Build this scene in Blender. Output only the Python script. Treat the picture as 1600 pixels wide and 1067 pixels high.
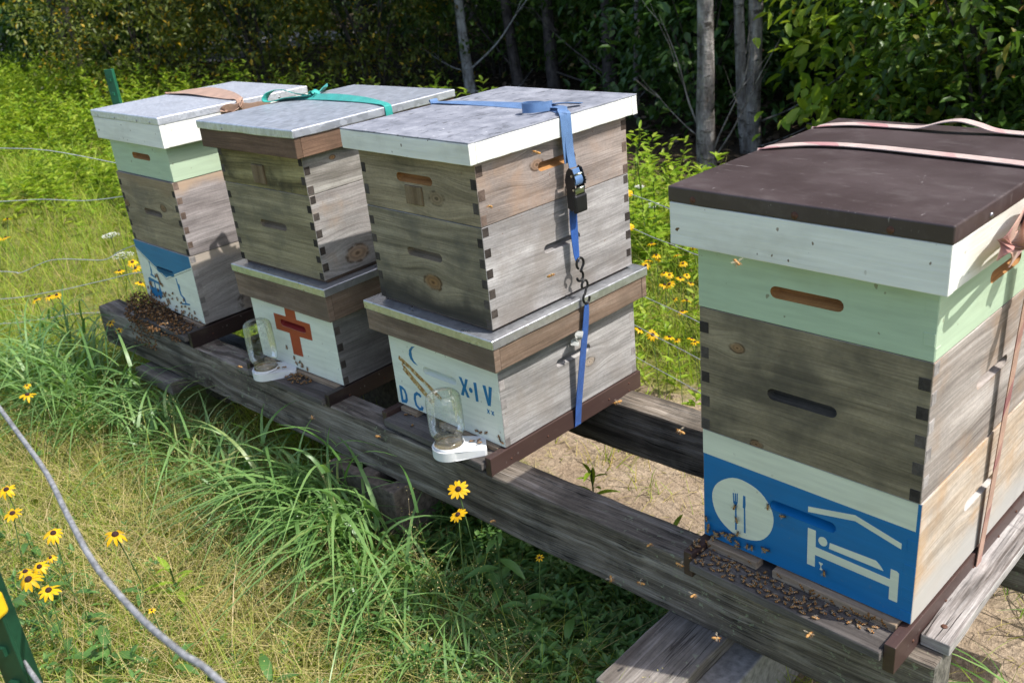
import bpy, bmesh, math, random
import numpy as np
from mathutils import Vector, Matrix, noise as mnoise

random.seed(7)
RNG = np.random.default_rng(11)
for o in list(bpy.data.objects):
    bpy.data.objects.remove(o)
S = bpy.context.scene
COL = S.collection

# ------------------------------------------------------------------ camera, world, sun, exposure
cam_d = bpy.data.cameras.new("camera")
cam = bpy.data.objects.new("camera", cam_d)
COL.objects.link(cam)
S.camera = cam
YAW, PITCH, ROLL, FPX = -0.8201, -0.41463, -0.10364, 1449.43
_f = Vector((math.sin(YAW) * math.cos(PITCH), math.cos(YAW) * math.cos(PITCH), math.sin(PITCH)))
_r = Vector((math.cos(YAW), -math.sin(YAW), 0))
_u = _r.cross(_f)
_c, _s = math.cos(ROLL), math.sin(ROLL)
_R = _r * _c + _u * _s
_U = _u * _c - _r * _s
M4 = Matrix(((_R.x, _U.x, -_f.x, 0.4600), (_R.y, _U.y, -_f.y, -1.26409), (_R.z, _U.z, -_f.z, 1.11743), (0, 0, 0, 1)))
cam.matrix_world = M4
cam_d.sensor_width = 36
cam_d.lens = FPX / 1600 * 36
cam_d.clip_start = 0.05
cam_d.clip_end = 400
cam_d.dof.use_dof = True
cam_d.dof.focus_distance = 1.9
cam_d.dof.aperture_fstop = 8.0

SUN_EL, SUN_AZ = math.radians(55.4), math.radians(22.8)
sdir = Vector((math.cos(SUN_EL) * math.cos(SUN_AZ), math.cos(SUN_EL) * math.sin(SUN_AZ), math.sin(SUN_EL)))
W = bpy.data.worlds.new("World")
S.world = W
W.use_nodes = True
wn = W.node_tree
bg = wn.nodes["Background"]
sky = wn.nodes.new("ShaderNodeTexSky")
sky.sky_type = 'NISHITA'
sky.sun_disc = False
sky.sun_elevation = SUN_EL
sky.sun_rotation = math.pi / 2 - SUN_AZ
sky.air_density = 0.8
sky.dust_density = 2.4
sky.ozone_density = 0.8
wn.links.new(sky.outputs[0], bg.inputs[0])
bg.inputs[1].default_value = 0.15
sun_d = bpy.data.lights.new("sun", 'SUN')
sun_d.energy = 3.0
sun_d.angle = math.radians(0.55)
sun_d.color = (1.0, 0.97, 0.925)
sun = bpy.data.objects.new("sun", sun_d)
COL.objects.link(sun)
sun.rotation_euler = sdir.to_track_quat('Z', 'Y').to_euler()
S.view_settings.view_transform = 'Standard'
S.view_settings.look = 'None'
S.view_settings.gamma = 1
S.view_settings.exposure = 0.92
S.view_settings.use_curve_mapping = False
S.render.engine = 'CYCLES'
S.cycles.use_denoising = True
S.cycles.max_bounces = 8
S.cycles.transparent_max_bounces = 16
S.cycles.caustics_reflective = False
S.cycles.caustics_refractive = False


# ------------------------------------------------------------------ node helpers
class NT:
    def __init__(self, name):
        self.m = bpy.data.materials.new(name)
        self.m.use_nodes = True
        self.t = self.m.node_tree
        self.t.nodes.clear()
        self.out = self.t.nodes.new("ShaderNodeOutputMaterial")

    def n(self, typ, ins=None, **kw):
        nd = self.t.nodes.new("ShaderNode" + typ)
        for k, v in kw.items():
            setattr(nd, k, v)
        for k, v in (ins or {}).items():
            s = nd.inputs[k]
            if isinstance(v, bpy.types.NodeSocket):
                self.t.links.new(v, s)
            else:
                if isinstance(v, (tuple, list)) and len(v) == 3 and s.type == 'RGBA':
                    v = tuple(v) + (1,)
                s.default_value = v
        return nd

    def math(self, op, a, b=0.0, c=0.0, clamp=False):
        nd = self.n("Math", {0: a, 1: b, 2: c}, operation=op, use_clamp=clamp)
        return nd.outputs[0]

    def mix(self, fac, a, b, blend='MIX'):
        nd = self.n("Mix", {0: fac, 6: a, 7: b}, data_type='RGBA', blend_type=blend)
        return nd.outputs[2]

    def ramp(self, fac, stops, interp='LINEAR'):
        nd = self.n("ValToRGB", {0: fac})
        cr = nd.color_ramp
        cr.interpolation = interp
        while len(cr.elements) < len(stops):
            cr.elements.new(0.5)
        for e, (p, c) in zip(cr.elements, stops):
            e.position = p
            if not isinstance(c, (tuple, list)):
                c = (c, c, c)
            e.color = tuple(c) + (1,) if len(c) == 3 else c
        return nd.outputs[0]

    def smooth(self, x, a, b, lo=0.0, hi=1.0):
        nd = self.n("MapRange", {0: x, 1: a, 2: b, 3: lo, 4: hi}, interpolation_type='SMOOTHSTEP')
        return nd.outputs[0]

    def noise(self, vec, scale, detail=3, rough=0.55, dist=0.0):
        return self.n("TexNoise", {'Vector': vec, 'Scale': scale, 'Detail': detail, 'Roughness': rough, 'Distortion': dist}).outputs[0]

    def mapping(self, vec, loc=(0, 0, 0), scale=(1, 1, 1), rot=(0, 0, 0)):
        return self.n("Mapping", {'Vector': vec, 'Location': loc, 'Scale': scale, 'Rotation': rot}).outputs[0]

    def uv(self):
        return self.n("UVMap").outputs[0]

    def obj(self):
        return self.n("TexCoord").outputs['Object']

    def bump(self, h, strength=0.3, dist=0.002, normal=None):
        d = {'Height': h, 'Strength': strength, 'Distance': dist}
        if normal is not None:
            d['Normal'] = normal
        return self.n("Bump", d).outputs[0]

    def principled(self, **kw):
        nd = self.n("BsdfPrincipled")
        for k, v in kw.items():
            k = k.replace('_', ' ')
            s = nd.inputs[k]
            if isinstance(v, bpy.types.NodeSocket):
                self.t.links.new(v, s)
            else:
                if isinstance(v, (tuple, list)) and len(v) == 3 and s.type == 'RGBA':
                    v = tuple(v) + (1,)
                s.default_value = v
        self.t.links.new(nd.outputs[0], self.out.inputs[0])
        return nd

    def surf(self, sock):
        self.t.links.new(sock, self.out.inputs[0])


_seed = [0]


def seed3():
    _seed[0] += 1
    return (_seed[0] * 3.71 % 50, _seed[0] * 7.13 % 50, _seed[0] * 1.37 % 50)


def mat_wood(name, dark, mid, light, knots=(), blotch=None, blotch_amt=0.5, band=None, fine=1.0, bump=0.4, rough=0.85, moss=0.0, contrast=1.0, specks=0.0, checks=0.0, wave=0.022, fib=(0.64, 1.22)):
    """weathered boards: grain runs along u; knots are (u, v, radius, colour) in metres"""
    b = NT(name)
    uv = b.uv()
    sep = b.n("SeparateXYZ", {0: uv})
    u, v0 = sep.outputs[0], sep.outputs[1]
    sd = seed3()
    p = b.mapping(uv, loc=sd)
    wav = b.noise(p, 3.0, 2)
    v = b.math('ADD', v0, b.math('MULTIPLY', b.math('SUBTRACT', wav, 0.5), wave))
    kds = []
    for (ku, kv, kr, kc) in knots:
        du = b.math('MULTIPLY', b.math('SUBTRACT', u, ku), 0.62)
        dv = b.math('SUBTRACT', v0, kv)
        d = b.math('SQRT', b.math('ADD', b.math('MULTIPLY', du, du), b.math('MULTIPLY', dv, dv)))
        d = b.math('ADD', d, b.math('MULTIPLY', b.math('SUBTRACT', b.noise(p, 60, 2), 0.5), kr * 0.35))
        fall = b.smooth(d, kr * 0.5, kr * 5, 1.0, 0.0)
        v = b.math('SUBTRACT', v, b.math('MULTIPLY', b.math('MULTIPLY', dv, fall), 0.75))
        kds.append((d, kr, kc))
    q = b.n("CombineXYZ", {0: u, 1: v, 2: sd[2]}).outputs[0]
    q1 = b.mapping(q, loc=sd, scale=(1.6, 34 * fine, 1))
    q2 = b.mapping(q, loc=sd, scale=(9, 330 * fine, 1))
    g1 = b.noise(q1, 1.0, 5, 0.62, 0.6)
    g2 = b.noise(q2, 1.0, 3, 0.6, 0.2)
    g3 = b.noise(p, 6.0, 4, 0.6)
    lo, hi = 0.5 - 0.3 / contrast, 0.5 + 0.3 / contrast
    c = b.ramp(g1, [(lo, dark), (0.5, mid), (hi, light)])
    c = b.mix(1.0, c, b.ramp(g2, [(0.25, fib[0]), (0.75, fib[1])]), 'MULTIPLY')
    c = b.mix(1.0, c, b.ramp(b.noise(b.mapping(q, loc=sd, scale=(1.2, 3.0, 1)), 5.0, 5, 0.65), [(0.28, 0.72), (0.72, 1.2)]), 'MULTIPLY')
    c = b.mix(1.0, c, b.ramp(b.noise(p, 160.0, 2, 0.6), [(0.3, 0.9), (0.7, 1.07)]), 'MULTIPLY')
    if blotch is not None:
        c = b.mix(b.math('MULTIPLY', b.smooth(g3, 0.45, 0.68), blotch_amt), c, blotch)
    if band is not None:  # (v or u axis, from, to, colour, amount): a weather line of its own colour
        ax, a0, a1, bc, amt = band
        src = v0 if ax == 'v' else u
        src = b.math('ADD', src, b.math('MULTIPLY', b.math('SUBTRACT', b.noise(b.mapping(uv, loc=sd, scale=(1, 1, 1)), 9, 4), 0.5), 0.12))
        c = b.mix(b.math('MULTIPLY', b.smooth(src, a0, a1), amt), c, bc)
    if specks:
        sp = b.smooth(b.noise(p, 85, 2, 0.5), 0.72, 0.76)
        c = b.mix(b.math('MULTIPLY', sp, specks), c, (0.16, 0.07, 0.03))
    crack = None
    if checks:
        cr = b.noise(b.mapping(q, loc=sd, scale=(2.2, 75, 1)), 1.0, 2, 0.5)
        crack = b.smooth(b.math('ABSOLUTE', b.math('SUBTRACT', cr, 0.5)), 0.0, 0.018, 1.0, 0.0)
        crack = b.math('MULTIPLY', crack, b.smooth(g3, 0.42, 0.6))
        c = b.mix(b.math('MULTIPLY', crack, checks), c, (0.018, 0.015, 0.012))
    for d, kr, kc in kds:
        ring = b.math('SINE', b.math('MULTIPLY', d, 6.0 / kr * 2.2))
        kcol = b.mix(b.math('MULTIPLY_ADD', ring, 0.3, 0.35), kc, tuple(x * 0.35 for x in kc))
        c = b.mix(b.smooth(d, kr * 0.6, kr * 1.25, 0.72, 0.0), c, kcol)
        rim = b.smooth(b.math('ABSOLUTE', b.math('SUBTRACT', d, kr)), 0.0, kr * 0.3, 0.85, 0.0)
        rim = b.math('MULTIPLY', rim, b.smooth(b.noise(p, 45, 2), 0.38, 0.6))
        c = b.mix(rim, c, tuple(x * 0.2 for x in kc))
        c = b.mix(b.smooth(d, kr * 0.1, kr * 0.3, 0.7, 0.0), c, tuple(x * 0.25 for x in kc))
    if moss:
        mm = b.smooth(b.noise(p, 75, 3, 0.65), 0.60, 0.66)
        mm = b.math('MULTIPLY', mm, b.smooth(b.noise(p, 3.6, 2), 0.47, 0.60))
        c = b.mix(b.math('MULTIPLY', mm, moss), c, (0.27, 0.30, 0.19))
    h = b.math('ADD', b.math('MULTIPLY', g2, 0.6), g1)
    if crack is not None:
        h = b.math('SUBTRACT', h, b.math('MULTIPLY', crack, 0.9))
    nrm = b.bump(h, bump, 0.0025)
    b.principled(Base_Color=c, Roughness=rough, Normal=nrm, Specular_IOR_Level=0.25)
    return b.m


def mat_paint(name, col, specks=0.5, rough=0.55, grime=(0.30, 0.27, 0.18), grime_amt=0.25, bump=0.12, speck_col=(0.13, 0.07, 0.03), grain=True, peel=None):
    b = NT(name)
    uv = b.uv()
    sd = seed3()
    p = b.mapping(uv, loc=sd)
    var = b.noise(p, 7, 4, 0.6)
    c = b.mix(b.math('MULTIPLY', b.smooth(var, 0.5, 0.8), grime_amt), col, grime)
    c = b.mix(1.0, c, b.ramp(b.noise(b.mapping(uv, loc=sd, scale=(8, 90, 1)), 1.0, 3), [(0.3, 0.9), (0.7, 1.05)]), 'MULTIPLY')
    if specks:
        sp = b.smooth(b.noise(b.mapping(uv, loc=sd, scale=(1.0, 0.62, 1)), 105, 1, 0.4), 0.745, 0.765)
        sp = b.math('MULTIPLY', sp, b.smooth(b.noise(p, 6, 2), 0.42, 0.55))
        c = b.mix(b.math('MULTIPLY', sp, specks), c, speck_col)
        st = b.smooth(b.noise(b.mapping(uv, loc=sd, scale=(26, 5, 1)), 1.0, 3), 0.66, 0.8)
        c = b.mix(b.math('MULTIPLY', st, specks * 0.35), c, grime)
    if peel is not None:
        pl = b.smooth(b.noise(b.mapping(uv, loc=sd, scale=(9, 40, 1)), 1.0, 4, 0.7), 0.66, 0.69)
        c = b.mix(pl, c, peel)
    h = b.noise(b.mapping(uv, loc=sd, scale=(9, 240, 1)), 1.0, 3)
    nrm = b.bump(h, bump, 0.002)
    b.principled(Base_Color=c, Roughness=rough, Normal=nrm, Specular_IOR_Level=0.4)
    return b.m


def mat_plain(name, col, rough=0.6, metallic=0.0, var=0.15, scale=40, bump=0.0, spec=0.4):
    b = NT(name)
    o = b.mapping(b.obj(), loc=seed3())
    n = b.noise(o, scale, 3)
    c = b.mix(1.0, col, b.ramp(n, [(0.3, 1 - var), (0.7, 1 + var)]), 'MULTIPLY')
    kw = dict(Base_Color=c, Roughness=rough, Metallic=metallic, Specular_IOR_Level=spec)
    if bump:
        kw['Normal'] = b.bump(n, bump, 0.002)
    b.principled(**kw)
    return b.m


def mat_galv(name, base=(0.60, 0.62, 0.65), rough=0.36, spangle=90, stain=0.25, stretch=(1, 1, 1)):
    b = NT(name)
    o = b.mapping(b.obj(), loc=seed3(), scale=stretch)
    vo = b.n("TexVoronoi", {'Vector': o, 'Scale': spangle}).outputs['Color']
    vv = b.n("SeparateColor", {0: vo}).outputs[0]
    n = b.noise(o, 7, 5, 0.65)
    n2 = b.noise(o, 40, 3, 0.6)
    c = b.mix(1.0, base, b.ramp(vv, [(0.0, 0.86), (1.0, 1.08)]), 'MULTIPLY')
    c = b.mix(b.math('MULTIPLY', b.smooth(n, 0.48, 0.72), stain), c, tuple(x * 0.5 for x in base))
    c = b.mix(b.math('MULTIPLY', b.smooth(n2, 0.68, 0.76), 0.2), c, (0.75, 0.75, 0.75))
    r = b.math('ADD', b.math('MULTIPLY', vv, 0.1), b.math('MULTIPLY_ADD', n, 0.22, rough - 0.12))
    nr = b.bump(b.noise(o, 3.0, 2), 0.25, 0.02)
    nr = b.bump(n2, 0.06, 0.002, nr)
    b.principled(Base_Color=c, Roughness=r, Metallic=0.78, Normal=nr)
    return b.m


def mat_leaf(name, stops, trans=0.35, rough=0.5, spec=0.35):
    b = NT(name)
    rnd = b.n("NewGeometry").outputs['Random Per Island']
    c = b.ramp(rnd, stops)
    n = b.noise(b.n("NewGeometry").outputs['Position'], 14, 2)
    c = b.mix(1.0, c, b.ramp(n, [(0.3, 0.85), (0.7, 1.12)]), 'MULTIPLY')
    pr = b.n("BsdfPrincipled", {'Base Color': c, 'Roughness': rough, 'Specular IOR Level': spec})
    tr = b.n("BsdfTranslucent", {'Color': b.mix(1.0, c, (1.15, 1.2, 0.55), 'MULTIPLY')})
    mx = b.n("MixShader", {0: trans, 1: pr.outputs[0], 2: tr.outputs[0]})
    b.surf(mx.outputs[0])
    return b.m


# ------------------------------------------------------------------ mesh helpers
def tag(o, label=None, cat=None, group=None, kind=None):
    if label: o['label'] = label
    if cat: o['category'] = cat
    if group: o['group'] = group
    if kind: o['kind'] = kind
    return o


def empty(name, loc=(0, 0, 0), rz=0.0, label=None, cat=None, group=None):
    o = bpy.data.objects.new(name, None)
    o.empty_display_size = 0.05
    COL.objects.link(o)
    o.location = loc
    o.rotation_euler = (0, 0, rz)
    return tag(o, label, cat, group)


def set_uv(me, grain=0, end_slot=None, off=0.0):
    """box-style UVs in metres with u along the grain axis; end-grain faces may get their own material slot"""
    uvl = me.uv_layers.new(name="UVMap") if not me.uv_layers else me.uv_layers[0]
    co = [v.co for v in me.vertices]
    for p in me.polygons:
        n = p.normal
        ax = max(range(3), key=lambda i: abs(n[i]))
        if ax == grain:
            a, b_ = [i for i in range(3) if i != ax]
            if end_slot is not None:
                p.material_index = end_slot
        else:
            a = grain
            b_ = [i for i in range(3) if i not in (ax, grain)][0]
        for li in p.loop_indices:
            c = co[me.loops[li].vertex_index]
            uvl.data[li].uv = (c[a] + off, c[b_] + ax * 0.0 + off)


def obj(name, bm, mats, parent=None, loc=(0, 0, 0), rz=0.0, grain=None, end_slot=None, smooth=False, off=0.0, autosmooth=None):
    me = bpy.data.meshes.new(name)
    bm.normal_update()
    bm.to_mesh(me)
    bm.free()
    return link(name, me, mats, parent, loc, rz, grain, end_slot, smooth, off)


def link(name, me, mats, parent=None, loc=(0, 0, 0), rz=0.0, grain=None, end_slot=None, smooth=False, off=0.0):
    if not isinstance(mats, (list, tuple)):
        mats = [mats]
    for m in mats:
        me.materials.append(m)
    if grain is not None:
        set_uv(me, grain, end_slot, off)
    if smooth:
        for p in me.polygons:
            p.use_smooth = True
    o = bpy.data.objects.new(name, me)
    COL.objects.link(o)
    o.location = loc
    o.rotation_euler = (0, 0, rz)
    if parent is not None:
        o.parent = parent
    return o


def copy_tree(o, parent=None):
    c = o.copy()
    COL.objects.link(c)
    if parent is not None:
        c.parent = parent
    for ch in o.children:
        copy_tree(ch, c)
    return c


def add_box(bm, x0, x1, y0, y1, z0, z1, mi=0):
    vs = [bm.verts.new(p) for p in ((x0, y0, z0), (x1, y0, z0), (x1, y1, z0), (x0, y1, z0), (x0, y0, z1), (x1, y0, z1), (x1, y1, z1), (x0, y1, z1))]
    fs = []
    for f in ((0, 3, 2, 1), (4, 5, 6, 7), (0, 1, 5, 4), (1, 2, 6, 5), (2, 3, 7, 6), (3, 0, 4, 7)):
        fc = bm.faces.new([vs[i] for i in f])
        fc.material_index = mi
        fs.append(fc)
    return vs, fs


def bev(bm, off=0.0015, seg=2, edges=None):
    bmesh.ops.bevel(bm, geom=edges or list(bm.edges), offset=off, segments=seg, affect='EDGES', profile=0.5, clamp_overlap=True)


def box_obj(name, dims, mats, parent=None, bevel=0.0015, grain=0, end_slot=None, jitter=0.0, loc=(0, 0, 0), rz=0.0, cuts=0, seg=2, off=0.0):
    bm = bmesh.new()
    add_box(bm, *dims)
    if cuts:
        ext = [dims[1] - dims[0], dims[3] - dims[2], dims[5] - dims[4]]
        step = max(ext) / cuts
        for ax in range(3):
            k = int(ext[ax] / step)
            for i in range(1, k + 1 if ax != ext.index(max(ext)) else cuts):
                pos = dims[2 * ax] + ext[ax] * i / (k + 1 if ax != ext.index(max(ext)) else cuts)
                co = [0, 0, 0]; co[ax] = pos
                no = [0, 0, 0]; no[ax] = 1
                bmesh.ops.bisect_plane(bm, geom=bm.verts[:] + bm.edges[:] + bm.faces[:], plane_co=co, plane_no=no)
    if bevel:
        eds = [e for e in bm.edges if len(e.link_faces) == 2 and e.calc_face_angle(0) > 0.5]
        bev(bm, bevel, seg, eds)
    if jitter:
        sx = random.random() * 99
        for v in bm.verts:
            nv = mnoise.noise_vector(Vector((v.co.x * 3 + sx, v.co.y * 9, v.co.z * 9)))
            n2 = mnoise.noise_vector(Vector((v.co.x * 22 + sx, v.co.y * 40, v.co.z * 40)))
            v.co += nv * jitter + n2 * jitter * 0.5
    return obj(name, bm, mats, parent, loc, rz, grain, end_slot, off=off)


def tube(bm, pts, r, seg=8, cap=True, mi=0, radii=None):
    pts = [Vector(p) for p in pts]
    rings = []
    up = Vector((0, 0, 1))
    prev = None
    for i, p in enumerate(pts):
        t = (pts[min(i + 1, len(pts) - 1)] - pts[max(i - 1, 0)]).normalized()
        if prev is None:
            a = t.cross(up)
            if a.length < 0.05: a = t.cross(Vector((1, 0, 0)))
            a.normalize()
        else:
            a = (prev - t * prev.dot(t)).normalized()
        prev = a
        b_ = t.cross(a)
        rr = radii[i] if radii else r
        rings.append([bm.verts.new(p + (a * math.cos(k / seg * 2 * math.pi) + b_ * math.sin(k / seg * 2 * math.pi)) * rr) for k in range(seg)])
    for i in range(len(rings) - 1):
        for k in range(seg):
            f = bm.faces.new((rings[i][k], rings[i][(k + 1) % seg], rings[i + 1][(k + 1) % seg], rings[i + 1][k]))
            f.material_index = mi
            f.smooth = True
    if cap:
        for rg, rev in ((rings[0], True), (rings[-1], False)):
            f = bm.faces.new(list(reversed(rg)) if not rev else rg)
            f.material_index = mi


def catmull(pts, n=8):
    P = [Vector(p) for p in pts]
    out = []
    for i in range(len(P) - 1):
        p0, p1, p2, p3 = P[max(i - 1, 0)], P[i], P[i + 1], P[min(i + 2, len(P) - 1)]
        for k in range(n):
            t = k / n
            out.append(0.5 * ((2 * p1) + (p2 - p0) * t + (2 * p0 - 5 * p1 + 4 * p2 - p3) * t * t + (3 * p1 - p0 - 3 * p2 + p3) * t ** 3))
    out.append(P[-1])
    return out


def ribbon(bm, pts, wdirs, width, th=0.0016, n=8, mi=0):
    """flat webbing along a smoothed path; wdirs give the direction across the strap at each control point"""
    P = catmull(pts, n)
    if isinstance(wdirs, tuple): wdirs = [wdirs] * len(pts)
    if not isinstance(width, (list, tuple)): width = [width] * len(pts)
    D = catmull(wdirs, n)
    Wd = [v.x for v in catmull([(w, 0, 0) for w in width], n)]
    uvl = bm.loops.layers.uv.verify()
    rows = []
    dist = 0
    for i, p in enumerate(P):
        t = (P[min(i + 1, len(P) - 1)] - P[max(i - 1, 0)])
        if t.length < 1e-9: t = Vector((1, 0, 0))
        t.normalize()
        d = D[i] - t * D[i].dot(t)
        d.normalize()
        nn = t.cross(d).normalized()
        if i: dist += (p - P[i - 1]).length
        w = Wd[i] / 2
        rows.append(([bm.verts.new(p + d * a * w + nn * b_ * th / 2) for a, b_ in ((-1, -1), (1, -1), (1, 1), (-1, 1))], dist))
    for (a, da), (c, dc) in zip(rows, rows[1:]):
        for k in range(4):
            f = bm.faces.new((a[k], a[(k + 1) % 4], c[(k + 1) % 4], c[k]))
            f.material_index = mi
            vv = {0: 0, 1: 1, 2: 1, 3: 0}
            for lp in f.loops:
                vt = lp.vert
                isa = vt in a
                idx = (a if isa else c).index(vt)
                lp[uvl].uv = (da if isa else dc, vv[idx] * 0.025)
    bm.faces.new(rows[0][0][::-1]).material_index = mi
    bm.faces.new(rows[-1][0]).material_index = mi


def lathe(bm, prof, seg=32, cx=0, cy=0, mi=0, smooth=True, close=False):
    rings = []
    for r, z in prof:
        rings.append([bm.verts.new((cx + r * math.cos(2 * math.pi * k / seg), cy + r * math.sin(2 * math.pi * k / seg), z)) for k in range(seg)])
    for a, b_ in zip(rings, rings[1:]):
        for k in range(seg):
            f = bm.faces.new((a[k], a[(k + 1) % seg], b_[(k + 1) % seg], b_[k]))
            f.smooth = smooth
            f.material_index = mi
    return rings


def poly_prism(bm, pts2, y0, y1, holes=(), axis='y', mi=0):
    """extruded polygon drawn in (x, z); front at y0 (towards -y), back at y1"""
    def ring(pts, y):
        return [bm.verts.new((x, y, z)) for x, z in pts]
    loops = [ring(pts2, y0)] + [ring(h, y0) for h in holes]
    eds = []
    for lp in loops:
        for i in range(len(lp)):
            eds.append(bm.edges.new((lp[i], lp[(i + 1) % len(lp)])))
    res = bmesh.ops.triangle_fill(bm, use_beauty=True, use_dissolve=False, edges=eds, normal=(0, -1, 0))
    fs = [g for g in res['geom'] if isinstance(g, bmesh.types.BMFace)]
    for f in fs:
        f.normal_update()
        if f.normal.y > 0: f.normal_flip()
        f.material_index = mi
    if y1 is not None:
        for lp in loops:
            back = [bm.verts.new((v.co.x, y1, v.co.z)) for v in lp]
            n = len(lp)
            for i in range(n):
                f = bm.faces.new((lp[i], lp[(i + 1) % n], back[(i + 1) % n], back[i]))
                f.material_index = mi
    return loops


def arrays_to_mesh(name, V, F, mi=None):
    me = bpy.data.meshes.new(name)
    V = np.ascontiguousarray(V, dtype=np.float32)
    F = np.ascontiguousarray(F, dtype=np.int32)
    nf, k = F.shape
    me.vertices.add(len(V))
    me.vertices.foreach_set("co", V.ravel())
    me.loops.add(nf * k)
    me.loops.foreach_set("vertex_index", F.ravel())
    me.polygons.add(nf)
    me.polygons.foreach_set("loop_start", np.arange(0, nf * k, k, dtype=np.int32))
    if mi is not None:
        me.polygons.foreach_set("material_index", np.ascontiguousarray(mi, dtype=np.int32))
    me.update(calc_edges=True)
    return me

# ================================================================== GROUND
GZ = -0.42


def mk_ground():
    b = NT("meadow_soil")
    pos = b.n("NewGeometry").outputs['Position']
    sp = b.n("SeparateXYZ", {0: pos})
    n1 = b.noise(pos, 1.3, 4, 0.6)
    n2 = b.noise(pos, 9.0, 5, 0.65)
    n3 = b.noise(pos, 60, 4, 0.7)
    grass = b.ramp(n2, [(0.3, (0.09, 0.11, 0.022)), (0.5, (0.17, 0.18, 0.045)), (0.7, (0.24, 0.21, 0.085))])
    sand = b.ramp(n2, [(0.25, (0.24, 0.175, 0.12)), (0.5, (0.345, 0.265, 0.185)), (0.75, (0.42, 0.335, 0.245))])
    sand = b.mix(1.0, sand, b.ramp(n3, [(0.3, 0.6), (0.7, 1.2)]), 'MULTIPLY')
    litter = b.ramp(n3, [(0.3, (0.02, 0.016, 0.01)), (0.5, (0.05, 0.036, 0.022)), (0.72, (0.13, 0.09, 0.055))])
    # bare sandy strip under and behind the stand
    dx = b.math('DIVIDE', b.math('ADD', sp.outputs[0], 0.25), 1.5)
    dy = b.math('DIVIDE', b.math('SUBTRACT', sp.outputs[1], 0.74), 0.64)
    d = b.math('SQRT', b.math('ADD', b.math('MULTIPLY', dx, dx), b.math('MULTIPLY', dy, dy)))
    d = b.math('ADD', d, b.math('MULTIPLY', b.math('SUBTRACT', n2, 0.5), 1.1))
    c = b.mix(b.smooth(d, 0.85, 1.05, 1.0, 0.0), grass, sand)
    fy = b.math('ADD', sp.outputs[1], b.math('MULTIPLY', b.math('SUBTRACT', n1, 0.5), 1.2))
    c = b.mix(b.smooth(fy, 3.1, 3.6), c, litter)
    h = b.math('ADD', n3, n2)
    b.principled(Base_Color=c, Roughness=0.95, Normal=b.bump(h, 0.7, 0.02), Specular_IOR_Level=0.15)
    return b.m


def ground():
    xs = np.concatenate([np.linspace(-160, -20, 12, endpoint=False), np.linspace(-20, 6, 105), np.linspace(10, 160, 12)])
    ys = np.concatenate([np.linspace(-160, -6, 12, endpoint=False), np.linspace(-6, 12, 75), np.linspace(16, 160, 12)])
    X, Y = np.meshgrid(xs, ys)
    Z = np.full_like(X, GZ)
    for i in range(X.shape[0]):
        for j in range(X.shape[1]):
            x, y = X[i, j], Y[i, j]
            if abs(x) < 25 and abs(y) < 15:
                Z[i, j] += mnoise.noise(Vector((x * 0.9, y * 0.9, 0))) * 0.018 + mnoise.noise(Vector((x * 3, y * 3, 4))) * 0.01
    nx, ny = len(xs), len(ys)
    V = np.stack([X.ravel(), Y.ravel(), Z.ravel()], 1)
    F = np.array([(r * nx + c, r * nx + c + 1, (r + 1) * nx + c + 1, (r + 1) * nx + c) for r in range(ny - 1) for c in range(nx - 1)])
    me = arrays_to_mesh("ground", V, F)
    o = link("ground", me, mk_ground(), smooth=True)
    return tag(o, "meadow ground with a bare sandy patch under the hive stand", "ground", kind="structure")


ground()

# ================================================================== BEEHIVES
# materials --------------------------------------------------------
m_white = mat_paint("white_paint", (0.80, 0.80, 0.735), specks=1.0, grime_amt=0.3, peel=None, bump=0.3)
m_white_old = mat_paint("old_white_paint", (0.79, 0.79, 0.72), specks=0.9, grime_amt=0.35, bump=0.3, peel=(0.42, 0.40, 0.36))
m_mint = mat_paint("mint_paint", (0.445, 0.56, 0.40), specks=0.6, grime=(0.30, 0.33, 0.19), grime_amt=0.3)
m_blue = mat_paint("blue_paint", (0.004, 0.155, 0.40), specks=0.12, rough=0.42, grime=(0.02, 0.09, 0.2), grime_amt=0.25, speck_col=(0.2, 0.18, 0.14))
m_blue2 = mat_paint("faded_blue_paint", (0.02, 0.175, 0.36), specks=0.15, rough=0.5, grime=(0.03, 0.1, 0.2), grime_amt=0.3)
m_pale = mat_paint("pale_cream_paint", (0.71, 0.735, 0.595), specks=0.25, rough=0.5, grime_amt=0.15)
m_front_white = mat_paint("box_white_paint", (0.765, 0.79, 0.685), specks=0.45, rough=0.5, grime=(0.36, 0.28, 0.12), grime_amt=0.3)
m_red = mat_paint("red_brown_paint", (0.40, 0.07, 0.024), specks=0.25, rough=0.5, grime=(0.25, 0.06, 0.02), grime_amt=0.4)
m_ink = mat_paint("lettering_blue_paint", (0.01, 0.165, 0.36), specks=0.2, rough=0.5, grime_amt=0.1)
m_brown_paint = mat_paint("brown_paint", (0.062, 0.036, 0.031), specks=0.35, rough=0.42, grime=(0.12, 0.08, 0.06), grime_amt=0.3, speck_col=(0.3, 0.27, 0.25))
m_rust_line = None


def m_rust():
    b = NT("rusty_stain")
    p = b.mapping(b.uv(), loc=seed3())
    n = b.noise(p, 70, 4, 0.7)
    c = b.ramp(n, [(0.38, (0.62, 0.60, 0.46)), (0.46, (0.52, 0.36, 0.14)), (0.55, (0.36, 0.18, 0.045)), (0.66, (0.17, 0.07, 0.015))])
    b.principled(Base_Color=c, Roughness=0.7)
    return b.m


m_rust_line = m_rust()


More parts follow.
